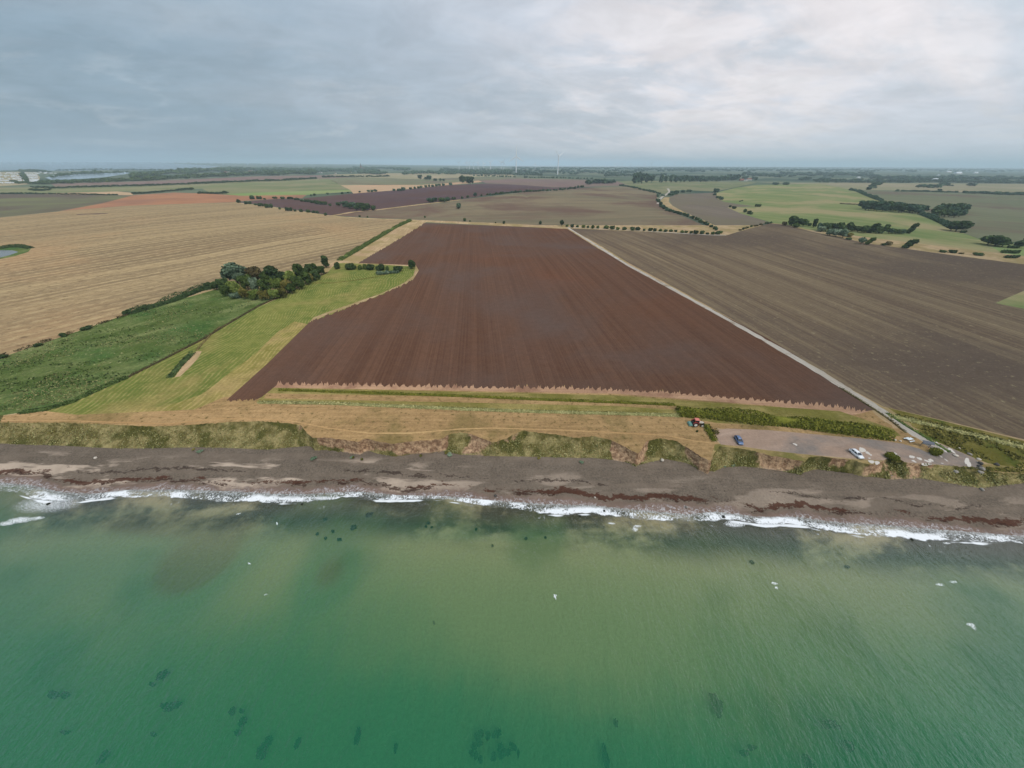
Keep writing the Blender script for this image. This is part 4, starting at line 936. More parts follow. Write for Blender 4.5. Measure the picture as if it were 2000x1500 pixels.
for (x, y, h, wd, lb) in [(903,358,17,16,'left one of the two tall dark trees standing above the dark field'),(919,360,17,17,'right one of the two tall dark trees standing above the dark field'),(911,357,14,14,'tree half hidden between the two tall dark trees')]:
    plant('tree', 'tree', 'round', 'dark', x, y, h, wd, lb, None, 'mid')
for (x, y, h) in [(821,350,9),(832,352,7),(839,352,10),(850,354,6),(860,354,6),(867,354,5)]:
    plant('tree', 'tree', 'round', 'blue', x, y, h, h * 1.3, 'dark tree in the small group beyond the pink stubble patch', 'trees beyond the pink stubble', 'lo')
for (x, y, h) in [(838,395,9),(850,394,9),(862,394,9),(874,393,9),(886,391,7),(844,396,7),(868,395,8)]:
    plant('tree', 'tree', 'round', random.choice(['dark', 'blue']), x, y, h, h * 1.6, 'dark tree in the narrow wood on the near edge of the dark field', 'trees of the narrow wood by the dark field', 'mid')
bush_row([(903,388,5),(914,386,5),(940,383,4),(952,381,4)], 'small bush on the track side edge of the large dark field', 'bushes on the near edge of the dark field', mat='dark')
plant('tree', 'tree', 'round', 'blue', 928, 385, 10, 9, 'small round tree on the hedge line right of the narrow wood', None, 'mid')
pl_ = interp_line([(955,381),(1030,375),(1080,372.5),(1100,371.5),(1138,366)], 34, 0, 0.3)
bush_row([(x, y, random.uniform(3, 6), random.uniform(5, 9)) for x, y in pl_], 'small dark bush in the continuous row between dark and streaked fields', 'bushes between the dark and the streaked field', mat=['dark', 'blue'], parts=False)
plant('tree', 'tree', 'round', 'grey', 896, 408, 13, 14, 'single grey green tree standing alone in the streaked field', None, 'mid')
for (x, y, h, lb) in [(908,432,7,'small sapling at the far edge of the ploughed field near the single tree'),(984,437,6,'second sapling along the far edge of the ploughed field'),(1055,438,7,'third sapling at the far edge close to the dark hedge bushes'),(830,425,4,'small bush near the corner of stubble and ploughed field'),(968,436,3,'tiny bush on the pale strip behind the ploughed field'),(918,433,3,'tiny bush beside the first sapling'),(718,425,4,'small bush on the stubble edge by the pale path'),(703,424,4,'low bush next to the pale path junction')]:
    plant('bush', 'bush', 'bush', 'dark', x, y, h, h * 1.1, lb, None, 'mid')
bush_row([(1107,443,5),(1117,444,7),(1128,444,5),(1139,445,6),(1148,445,5),(1158,446,7),(1167,446,6),(1184,447,8),(1195,448,8),(1206,449,6),(1219,449,7),(1235,450,8),(1245,450,8),(1258,451,5),(1270,451,7),(1279,452,7),(1290,452,6),(1300,453,6),(1310,453,6),(1319,453,5),(1332,455,6),(1340,455,5),(1349,456,6),(1358,457,8),(1370,457,8),(1381,458,5),(1391,458,7),(1401,458,8),(1407,456,6)], 'dark round bush in the hedgerow along the white field track', 'bushes along the white field track', mat=['dark', 'dark', 'mid'])
plant('tree', 'tree', 'round', 'dark', 1097, 442, 14, 10, 'taller dark tree at the junction of the two pale tracks', None, 'mid')
pl_ = interp_line([(1284,384),(1286,398),(1300,411),(1322,417),(1340,422),(1362,431),(1385,442),(1402,451)], 30, 0.8, 0.4)
bush_row([(x, y, random.uniform(4, 8), random.uniform(6, 11)) for x, y in pl_], 'dark bush in the curving row beside the winding track', 'bushes along the winding track', mat=['dark', 'blue'])
pl_ = interp_line([(1210,362),(1240,368),(1268,374),(1286,378),(1297,384)], 22, 0.4, 0.3)
bush_row([(x, y, random.uniform(2.5, 4.5), random.uniform(5, 9)) for x, y in pl_], 'small bush in the hedge curving above the streaked field', 'bushes above the streaked field', mat='blue', parts=False)
for x, y in interp_line([(1145,361),(1160,359),(1180,358),(1197,359)], 13, 1.0, 0.7):
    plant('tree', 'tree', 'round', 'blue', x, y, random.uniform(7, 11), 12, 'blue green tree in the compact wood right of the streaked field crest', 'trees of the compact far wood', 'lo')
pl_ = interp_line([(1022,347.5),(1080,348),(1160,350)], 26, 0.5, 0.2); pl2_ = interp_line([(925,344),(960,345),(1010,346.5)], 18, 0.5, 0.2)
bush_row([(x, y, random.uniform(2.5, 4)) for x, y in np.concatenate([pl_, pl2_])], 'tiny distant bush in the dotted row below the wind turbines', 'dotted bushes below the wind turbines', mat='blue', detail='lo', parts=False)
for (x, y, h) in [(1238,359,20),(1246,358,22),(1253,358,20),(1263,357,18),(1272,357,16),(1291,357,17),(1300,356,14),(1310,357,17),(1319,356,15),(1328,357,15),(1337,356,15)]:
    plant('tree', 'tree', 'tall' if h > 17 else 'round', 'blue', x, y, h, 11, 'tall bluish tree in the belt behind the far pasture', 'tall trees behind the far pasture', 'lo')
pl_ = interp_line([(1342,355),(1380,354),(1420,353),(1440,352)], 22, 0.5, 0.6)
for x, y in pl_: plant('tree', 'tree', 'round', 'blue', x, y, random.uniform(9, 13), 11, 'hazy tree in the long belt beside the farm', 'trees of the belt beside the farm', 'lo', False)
for (x, y, h) in [(1476,353,8),(1452,351,7),(1455,350,6),(1470,350,6)]:
    plant('tree', 'tree', 'round', 'blue', x, y, h, 8, 'small tree around the farm with the red roof', 'trees around the farm', 'lo', False)
bush_row([(1398,376,9,12),(1396,382,6),(1400,387,5),(1408,390,7),(1405,388,6)], 'dark bush on the bend of the green field edge', 'bushes on the green field edge', mat='blue')
bush_row([(1426,405,5,6),(1433,408,6,9),(1454,415,8,9),(1462,418,8,10),(1467,419,6,8),(1445,394,3),(1449,393,3)], 'dark bush at the lower left foot of the green slope', 'bushes at the foot of the green slope', mat='dark')
plant('bush', 'bush', 'wide', 'dark', 1480, 404, 6, 13, 'wide dark bush at the tip of the grey wedge field', None, 'mid')
bush_row([(1312,377,5,9),(1322,377,6,11),(1333,376,6,11),(1345,375,5,10),(1310,382,5,12),(1318,380,4,10)], 'dark bush in the clump above the grey wedge field', 'bushes above the grey wedge field', mat='blue')
pl_ = interp_line([(1442,451),(1465,444),(1495,438),(1508,436)], 12, 0.6, 0.3)
bush_row([(x, y, random.uniform(3, 5), 6) for x, y in pl_], 'small brownish bush on the line between the grey and brown fields', 'bushes between grey and brown fields', mat=['dark', 'brown'])
bush_row([(1512,361,6,10),(1535,361,7,13),(1517,361,5,8)], 'dark bush on the brow of the green slope', 'bushes on the brow of the green slope', mat='blue', parts=False)
G_R = 'trees of the long wood on the green slope'
WR = [(1531,440,9,9,'bush','brown'),(1545,441,23,24,'round','dark'),(1557,442,19,18,'round','dark'),(1568,442,17,16,'round','dark'),(1553,444,9,16,'bush','mid'),(1588,444,18,10,'tall','dark'),(1580,441,7,8,'bush','dark'),
 (1600,450,17,18,'round','blue'),(1612,452,20,20,'round','dark'),(1626,453,20,20,'round','dark'),(1640,455,20,20,'round','dark'),(1655,452,21,18,'round','dark'),(1603,453,13,18,'round','grey'),(1620,460,16,18,'round','grey'),(1632,462,18,18,'round','grey'),(1645,464,20,18,'round','grey'),(1636,452,22,16,'round','dark'),
 (1662,452,14,14,'round','dark'),(1674,453,14,16,'round','dark'),(1687,455,18,20,'round','dark'),(1700,455,22,20,'leaning','dark'),(1710,456,18,18,'round','dark'),(1722,456,19,18,'leaning','dark'),(1735,456,13,16,'round','blue'),(1748,457,12,16,'round','dark'),(1760,457,12,16,'round','blue'),(1776,456,24,16,'leaning','dark')]
for (x, y, h, wd, k, mt) in WR:
    lb = {'dark': 'dark green tree in the long wood at the foot of the green slope', 'grey': 'paler grey green tree in front of the long wood on the slope', 'blue': 'blue green tree inside the long wood on the slope'}.get(mt, 'reddish brown bush at the left end of the long wood')
    if k == 'leaning': lb = 'dark wind bent tree on the right half of the long wood'
    if k == 'tall': lb = 'narrow upright tree in the gap of the long wood'
    if k == 'bush' and mt != 'brown': lb = 'low bush at the left group of the long wood'
    nm = 'bush' if k == 'bush' else 'tree'
    plant(nm, nm, k, mt, x, y, h, wd, lb, G_R, 'mid')
for (x, y, h, wd, k, mt, lb) in [(1657,468,5,12,'bush','dark','low dark bush below the long wood beside the brown field'),(1657,462,9,16,'bush','olive','pale bare topped bush at the right foot of the grey green trees'),(1681,477,17,16,'round','grey','left one of the pair of light trees below the long wood'),(1696,478,17,14,'leaning','mid','right one of the pair of light trees below the long wood'),(1735,479,10,14,'bush','brown','reddish brown bush right of the pair of light trees'),(1725,479,5,12,'bush','dark','low dark bush touching the reddish brown bush'),(1772,485,21,22,'leaning','dark','dark slanting tree alone at the edge of the brown field'),(1840,493,6,12,'bush','dark','first of the spaced dark bushes along the brown field edge'),(1859,494,8,13,'bush','dark','roundest of the spaced dark bushes along the brown field edge'),(1876,496,4,9,'bush','brown','smallest brownish bush on the edge of the brown field'),(1909,499,8,16,'bush','dark','wide dark bush at the right end of the spaced bushes')]:
    plant('bush' if k == 'bush' else 'tree', 'bush' if k == 'bush' else 'tree', k, mt, x, y, h, wd, lb, None, 'mid')
for i in range(22):
    x = 1682 + 118 * (i + .5) / 22; y = 409 + 9 * (x - 1682) / 118 + random.uniform(-3, 1.5)
    plant('tree', 'tree', 'round', random.choice(['dark', 'blue']), x, y, random.uniform(16, 23), 21, 'dark tree packed in the dense dark wood on the upper slope', 'trees of the dense wood on the upper slope', 'mid')
for i in range(18):
    x = 1822 + 58 * ((i * 7) % 18 + .5) / 18; y = 424 - 5 * (i % 3) + random.uniform(-1, 1)
    plant('tree', 'tree', 'round', random.choice(['dark', 'blue']), x, y, random.uniform(17, 22), 19, 'dark tree in the block shaped wood beyond the hedge', 'trees of the block shaped wood', 'mid')
for (x, y, h, wd, lb) in [(1866,452,26,36,'broad dark tree at the end of the slanting hedge'),(1880,448,22,24,'rounded dark tree right behind the broad dark tree'),(1856,451,18,22,'lower dark tree left of the broad dark tree'),(1928,478,24,34,'left part of the big round dark tree clump on the grey green field edge'),(1942,481,27,38,'tallest tree of the big round dark clump on the grey green field edge'),(1956,482,20,26,'right tree of the big round dark clump on the grey green field edge'),(1990,484,18,22,'tree at the far right edge above the bright pasture'),(2010,480,26,26,'tall tree cut by the right edge of the picture')]:
    plant('tree', 'tree', 'round', 'dark', x, y, h, wd, lb, None, 'mid')
bush_row([(1881,455,6,14),(1978,485,7,20)], 'low dark bush beside a big dark tree at the right', 'low bushes beside the big trees', mat='dark')
bush_row([(1964,494,8,18),(1982,495,8,18),(1972,504,7,20),(1984,503,6,16)], 'long low dark bush lying on the bright pasture', 'low bushes on the bright pasture', mat='dark', kind='wide')
hedge([(1660,371),(1675,374),(1690,381),(1705,387),(1722,393)], 7, 4.5, 'thick hazy hedge slanting down to the dense dark wood', 'blue', dens=1.2, leaf=1.6, seed=20)
hedge([(1640,398),(1660,399.5),(1684,400.5)], 3, 1.6, 'thin brown hedge ending at the dense dark wood', 'brown', dens=2, leaf=1.0, seed=21)
hedge([(1798,419),(1820,427),(1842,437),(1858,446)], 7, 4.0, 'brownish hedge running from the dense wood to the broad dark tree', 'blue', dens=1.6, leaf=1.2, seed=22)
pl_ = interp_line([(1745,373.5),(1800,374.5),(1850,376),(1868,376)], 20, 1, .2); pl2_ = interp_line([(1882,377.5),(1920,378.5),(1960,380.5),(2010,381)], 24, 1, .4)
bush_row([(x, y, random.uniform(2.5, 4.5), 8) for x, y in pl_] + [(x, y, random.uniform(5, 8.5), 11) for x, y in pl2_], 'hazy bush in the hedgerow above the grey green field', 'bushes above the grey green field', mat='blue', parts=False)
for (x, y, h) in [(1696,371,8),(1703,368,10),(1710,364,11),(1717,361,10),(1793,367,8),(1803,367,9),(1814,367,9),(1825,367,9),(1832,367,8),(1838,363,8),(1848,363,8),(1893,364,8),(1901,364,7),(1859,364,4),(1833,374,6)]:
    plant('tree', 'tree', 'round', 'blue', x, y, h, h * 1.5, 'hazy dark tree in a small clump on the beige fields', 'trees of the clumps on the beige fields', 'lo', False)

# ------------------------------------------------------------------ far woods: masses nobody could count
def woodland(name, polys, label, n, hpx, mat='blue', seed=0, wide=1.7):
    """merged crowns; polys = list of (polyline, spread px in y)"""
    r = np.random.default_rng(900 + seed); Vs = []; Fq = []; Ft = []; nn = 0
    src = [crown_geo(rand_blobs('round', 10 + i), 60, 2.6, 10 + i, core=0.92) for i in range(3)]
    for (line, spread, cnt) in polys:
        cnt = int(cnt * 1.25); q = interp_line(line, cnt, 0.6, 0); q[:, 1] += r.uniform(-spread, spread, cnt) * np.abs(np.sin(q[:, 0] / 37 + q[:, 0] / 91))
        q[:, 1] = np.maximum(q[:, 1], hor(q[:, 0]) + dip(q[:, 0]) + 0.7)
        P = ground(q[:, 0], q[:, 1])
        for p in P:
            sv_, sh_ = scale_at(p); h = min(hpx * r.uniform(0.7, 1.25) / sv_, 24); wd = min(max(h * wide * r.uniform(0.8, 1.3), 3.0 / sh_), 60)
            V, F = src[r.integers(3)]; a = r.uniform(0, 6.28)
            V2 = V * np.array([wd / 9.6, wd / 9.6, h / 10]); V2 = np.stack([V2[:, 0] * math.cos(a) - V2[:, 1] * math.sin(a), V2[:, 0] * math.sin(a) + V2[:, 1] * math.cos(a), V2[:, 2]], 1) + p
            Vs.append(V2); Fq.append(F[0] + nn); Ft.append(F[1] + nn); nn += len(V)
    return tag(mesh_obj(name, np.concatenate(Vs), [np.concatenate(Fq), np.concatenate(Ft)], LEAF[mat]), label, 'woodland', kind='stuff')
woodland('woodland', [([(75,359),(150,357),(250,354),(330,350),(420,345),(500,342)], 2.0, 230), ([(258,346),(300,342),(340,338),(400,335),(500,333)], 4, 230), ([(500,341),(560,340),(620,339)], 3, 90)], 'long dark wood between the bay and the purple field', 0, 7.5, 'dark', 1)
woodland('bay_trees', [([(100,347),(130,343),(160,340),(200,338)], 2.5, 26), ([(160,341),(205,340),(250,338)], 0.6, 14), ([(40,336),(70,336),(100,337)], 0.5, 30), ([(44,340),(50,350),(56,358)], 1, 24), ([(20,355),(35,358),(90,360),(110,357)], 1.5, 34)], 'scattered dark trees round the caravans and the harbour', 0, 6, 'dark', 2)
woodland('hedge_belt', [([(62,367),(110,368),(200,365.5),(300,363),(400,359),(470,356),(560,353),(620,350)], 0.7, 190), ([(60,372),(85,373),(100,371)], 2, 24)], 'long dark hedge belt below the purple field', 0, 4.5, 'dark', 3)
woodland('field_hedge', [([(260,379.5),(300,377),(330,374),(378,370)], 0.8, 60), ([(388,378),(420,379),(445,377)], 1.2, 40), ([(0,379),(60,379),(150,380.5),(230,382)], 0.2, 50), ([(630,347),(680,346),(740,346),(760,345)], 0.6, 40)], 'dark broken hedge behind the red brown field', 0, 4.0, 'dark', 4)
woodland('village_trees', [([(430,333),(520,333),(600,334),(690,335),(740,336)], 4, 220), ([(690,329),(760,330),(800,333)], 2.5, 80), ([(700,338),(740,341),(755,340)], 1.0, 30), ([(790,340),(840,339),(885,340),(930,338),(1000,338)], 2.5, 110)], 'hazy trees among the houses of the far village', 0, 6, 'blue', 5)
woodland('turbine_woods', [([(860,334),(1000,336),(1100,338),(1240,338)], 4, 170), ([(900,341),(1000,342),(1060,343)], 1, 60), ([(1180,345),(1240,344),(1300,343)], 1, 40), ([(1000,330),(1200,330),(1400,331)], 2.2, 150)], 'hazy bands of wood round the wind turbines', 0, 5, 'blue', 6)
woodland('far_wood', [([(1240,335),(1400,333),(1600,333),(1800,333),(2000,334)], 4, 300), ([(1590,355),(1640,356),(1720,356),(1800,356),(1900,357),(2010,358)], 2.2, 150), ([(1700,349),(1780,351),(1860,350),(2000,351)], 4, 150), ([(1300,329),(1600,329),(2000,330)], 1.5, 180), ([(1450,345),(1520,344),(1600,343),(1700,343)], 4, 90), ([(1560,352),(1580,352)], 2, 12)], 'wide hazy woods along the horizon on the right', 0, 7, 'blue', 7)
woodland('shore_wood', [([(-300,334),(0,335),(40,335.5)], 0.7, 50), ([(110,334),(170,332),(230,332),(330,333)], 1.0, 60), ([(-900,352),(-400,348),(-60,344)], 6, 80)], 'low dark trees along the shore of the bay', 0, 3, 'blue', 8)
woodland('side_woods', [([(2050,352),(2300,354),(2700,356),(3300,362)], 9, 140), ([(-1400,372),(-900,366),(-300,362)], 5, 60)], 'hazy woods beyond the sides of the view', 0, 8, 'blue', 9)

# ------------------------------------------------------------------ village houses, farms, caravans
WALLS = {'white': plain('white_render', S(214, 210, 202), 0.8), 'brick': plain('brick_wall', S(140, 92, 76), 0.85), 'cream': plain('cream_wall', S(198, 184, 158), 0.8)}
ROOFS = {'red': plain('red_tiles', S(136, 72, 56), 0.8), 'grey': plain('grey_roof', S(118, 116, 116), 0.7), 'dark': plain('dark_roof', S(78, 70, 68), 0.7), 'metal': plain('pale_metal_roof', S(212, 216, 220), 0.5)}
PANE = plain('dark_glass', S(40, 48, 56), 0.1, 0.6)
def house(x, y, wpx, rot, wall, roof, label, group=None, name='house', cat='house', hm=3.2, deep=0.55, roof_h=0.32):
    P = g1(x, y); sv_, sh_ = scale_at(P); wd = wpx / sh_; d = wd * deep
    r_ = empty(name, (P[0], P[1], P[2] - 0.1), rot)
    a = MB(); a.box((0, 0, hm / 2), (wd, d, hm)); a.build('wall', WALLS[wall], r_)
    b_ = MB(); rh = d * roof_h; e = 0.35
    b_.add([(-wd/2-e, -d/2-e, hm), (wd/2+e, -d/2-e, hm), (wd/2+e, d/2+e, hm), (-wd/2-e, d/2+e, hm), (-wd/2-e, 0, hm+rh), (wd/2+e, 0, hm+rh)], [(0,1,5,4), (2,3,4,5), (0,4,3), (1,2,5), (3,2,1,0)])
    b_.build('roof', ROOFS[roof], r_)
    c_ = MB()
    for k in (-0.3, 0.0, 0.3): c_.box((wd * k, -d / 2 - 0.03, hm * 0.55), (wd * 0.12, 0.08, hm * 0.35))
    c_.build('windows', PANE, r_)
    return tag(r_, label, cat, group)
rh = random.Random(5)
for i in range(46):
    x = rh.uniform(440, 740); y = rh.uniform(332.5, 340) - (0 if x > 520 else 0)
    wl = rh.choice(['white', 'white', 'cream', 'brick']); rf_ = rh.choice(['red', 'red', 'dark', 'grey'])
    house(x, y, rh.uniform(3.5, 6), rh.uniform(-.8, .8), wl, rf_, f'far village house with {wl} walls and {rf_} roof among hazy trees', 'houses of the far village', hm=5)
for (x, y, wd, rot, wl, rf_, lb, nm) in [(735,340.5,9,0.1,'white','metal','long white barn of the farm on the pale brown field','barn'),(748,340,6,0.3,'white','grey','white farmhouse right of the long white barn','farmhouse'),(1448,353,9,0.2,'brick','red','farm building with red tiled roof beside the tree belt','farmhouse'),(1456,353.5,6,0.1,'white','grey','low white shed between the red roofed farm buildings','shed'),(1463,352,8,-.1,'white','red','second farm building with red roof and pale wall','farmhouse'),
  (1819,354,10,0.15,'white','metal','brightest white hall in the tree belt at the right','barn'),(1826,352,8,-.2,'white','metal','smaller white hall beside the brightest hall','barn'),(1833,343,6,0.9,'white','metal','pale building up the slope behind the white halls','barn'),(1870,340,12,0.1,'white','metal','long pale warehouse on the hazy right horizon','warehouse'),(1852,337,8,0.0,'cream','metal','pale warehouse farther left on the right horizon','warehouse'),(1676,348,6,0.2,'white','metal','small white farm hall left of the tree belt','barn'),(1875,347,5,0.2,'cream','grey','cream house above the white halls','house'),(450,329,4,.2,'white','grey','white house where the far wood meets the bay','house'),(395,331,4,.2,'white','grey','white building on the shore of the bay','house'),(402,329.5,3,0,'white','metal','small white harbour hall on the bay shore','house'),(265,351,4,0.2,'white','dark','white cottage inside the long dark wood','house'),(1905,339,7,0,'white','metal','faint pale hall at the right end of the horizon','warehouse')]:
    house(x, y, wd, rot, wl, rf_, lb, None, nm, {'barn': 'barn', 'farmhouse': 'farmhouse', 'warehouse': 'warehouse', 'shed': 'shed'}.get(nm, 'house'), hm=4.5 if nm != 'warehouse' else 8)
cm = MB(); cm.loft([[(-3.2, y_, z_) for y_, z_ in ((-1.2, .5), (1.2, .5), (1.25, 2.3), (1.0, 2.9), (-1.0, 2.9), (-1.25, 2.3))], [(3.2, y_, z_) for y_, z_ in ((-1.2, .5), (1.2, .5), (1.25, 2.3), (1.0, 2.9), (-1.0, 2.9), (-1.25, 2.3))]])
cm.box((3.7, 0, .6), (1.2, .15, .15)); cm.tube((-.2, -1.22, .4), (-.2, 1.22, .4), .38, n=8)
car0 = cm.build('caravan', plain('caravan_white', S(226, 230, 232), 0.4)); car0.hide_render = False
cars_pts = []
for k, y in enumerate([338.5, 341, 344, 347, 350.5, 354, 358]):
    x0, x1 = (-12, 44 + k * 1.2)
    n_ = 9
    for i in range(n_):
        if rh.random() < 0.22: continue
        cars_pts.append((x0 + (x1 - x0) * (i + rh.uniform(.1, .9)) / n_, y + rh.uniform(-.5, .5)))
for k, y in enumerate([339, 342, 345, 348, 351.5, 355]):
    x0, x1 = 50 + k * 2.2, 72 + k * 0.6
    for i in range(7): cars_pts.append((x0 + (x1 - x0) * (i + rh.uniform(.2, .8)) / 7, y + rh.uniform(-.6, .6)))
for k in range(10): cars_pts.append((rh.uniform(72, 112), rh.uniform(336.5, 340)))
for i, (x, y) in enumerate(cars_pts):
    P = g1(x, y); o = car0 if i == 0 else car0.copy()
    if i: COL.objects.link(o)
    o.location = P; o.rotation_euler = (0, 0, rh.uniform(-.5, .5)); o.scale = (2.0, 1.6, 1.4)
    tag(o, 'white holiday caravan in the rows beside the bay', 'caravan', 'caravans beside the bay')
# ------------------------------------------------------------------ wind turbines and mast
TW = plain('turbine_white', S(232, 234, 236), 0.5, vary=0.03)
def turbine_meshes(hub, blade):
    a = MB(); n_ = 14; rings = []
    for k in range(6):
        f = k / 5; r_ = (1 - f) * hub * 0.036 + f * hub * 0.02
        rings.append([(r_ * math.cos(6.283 * i / n_), r_ * math.sin(6.283 * i / n_), hub * f - 1) for i in range(n_)])
    a.loft(rings)
    b_ = MB(); b_.box((0, 0.02 * hub, hub + .008 * hub), (hub * .028, hub * .075, hub * .03), taper=.85); b_.tube((0, -hub * .018, hub), (0, -hub * .042, hub), hub * .015, hub * .006, 10)
    c_ = MB(); rings = []
    for k in range(8):
        f = k / 7; ch = blade * (0.10 * (1 - f) ** 0.8 + 0.018) * (0.55 if k == 0 else 1); th = ch * 0.22
        rings.append([(ch * (math.cos(6.283 * i / 8)) * .5, th * math.sin(6.283 * i / 8), hub * .012 + blade * f) for i in range(8)])
    c_.loft(rings)
    return a, b_, c_
def turbine(x, y, hubpx, yaw, phase, label, group, name='wind_turbine', src=None):
    P = g1(x, y); sv_, _ = scale_at(P)
    hub = hubpx / sv_
    if src is None:
        a, b_, c_ = turbine_meshes(100.0, 62.0)
        src = (a.build('tower', TW), b_.build('nacelle', TW), c_.build('blade', TW)); first = True
        for o in src: COL.objects.unlink(o)
    r_ = empty(name, (P[0], P[1], P[2]), yaw); r_.scale = (hub / 100,) * 3
    for o in src[:2]:
        c2 = o.copy(); COL.objects.link(c2); c2.parent = r_
    for k in range(3):
        c2 = src[2].copy(); COL.objects.link(c2); c2.parent = r_
        c2.location = (0, -3.2, 100); c2.rotation_euler = (0, phase + k * 2 * math.pi / 3, 0)
    tag(r_, label, 'wind turbine', group); return src
TS = turbine(1089, 341, 35, 0.9, -0.95, 'nearest and largest white wind turbine with one blade raised to the left', None)
turbine(1008, 339.5, 33, 0.15, 0.0, 'second tall white wind turbine with a blade pointing straight up', None, src=TS)
for i, (x, y, h) in enumerate([(897,332,14),(912,332,14),(917,333,15),(925,332,13),(934,333,15),(945,333,14),(958,334,17),(979,334,17),(984,333,16),(1045,332,11)]):
    turbine(x, y, h, rh.uniform(-.7, .7), rh.uniform(0, 2), 'small hazy wind turbine in the group left of the two tall ones', 'hazy wind turbines on the left', src=TS)
for i, (x, y, h) in enumerate([(1157,329,8),(1165,329,8),(1200,330,9),(1206,330,9),(1214,330,10),(1231,330,9),(1246,329,7),(1258,329,8),(1271,329,10),(1292,328,7),(1316,328,9),(1332,328,9),(1353,328,7),(1440,328,7),(1458,328,7),(1510,328,7)]):
    turbine(x, y, h, rh.uniform(-.7, .7), rh.uniform(0, 2), 'faint tiny wind turbine on the horizon right of the tall ones', 'faint wind turbines on the right horizon', src=TS)
P = g1(706, 331); sv_, _ = scale_at(P); hm_ = 13 / sv_
st = empty('church', (P[0], P[1], P[2]))
a = MB(); a.box((0, 0, hm_ * .27), (hm_ * .17, hm_ * .17, hm_ * .55)); a.build('tower', WALLS['brick'], st)
a = MB(); a.tube((0, 0, hm_ * .549), (0, 0, hm_), hm_ * .11, hm_ * .004, 8); a.build('spire', ROOFS['dark'], st)
a = MB(); a.box((hm_ * .3, 0, hm_ * .14), (hm_ * .42, hm_ * .2, hm_ * .28)); a.build('nave', WALLS['brick'], st)
tag(st, 'church with pointed spire standing above the far village', 'church')

# ------------------------------------------------------------------ vehicles
RUB = plain('tyre_rubber', S(32, 32, 33), 0.85, 0.2); RIM = plain('rim_metal', S(170, 172, 176), 0.35, 0.6, 0.6); GLASS = plain('car_glass', S(28, 34, 40), 0.06, 0.8, vary=0.02)
LAMP = plain('headlight_glass', S(220, 226, 230), 0.1, 0.7); TAIL = plain('tail_light_red', S(150, 24, 22), 0.2); BLK = plain('black_plastic', S(30, 30, 32), 0.6)
def wheel(r_, w_, parent, loc, rim_mat=RIM):
    a = MB(); n_ = 20
    prof = [(r_ * .62, -w_/2), (r_ * .93, -w_/2), (r_, -w_ * .3), (r_, w_ * .3), (r_ * .93, w_/2), (r_ * .62, w_/2)]
    rings = [[(rr * math.cos(6.283 * i / n_), yy, rr * math.sin(6.283 * i / n_)) for i in range(n_)] for rr, yy in prof]
    a.loft(rings, cap=False)
    we = empty('wheel', loc); we.parent = parent
    a.build('tyre', RUB, we, True)
    b_ = MB(); b_.tube((0, -w_ * .42, 0), (0, w_ * .42, 0), r_ * .63, n=16)
    for k in range(5): b_.box((r_ * .35 * math.cos(k * 1.2566), 0, r_ * .35 * math.sin(k * 1.2566)), (r_ * .5, w_ * .92, r_ * .12), ry=-k * 1.2566)
    b_.build('rim', rim_mat, we)
    return we
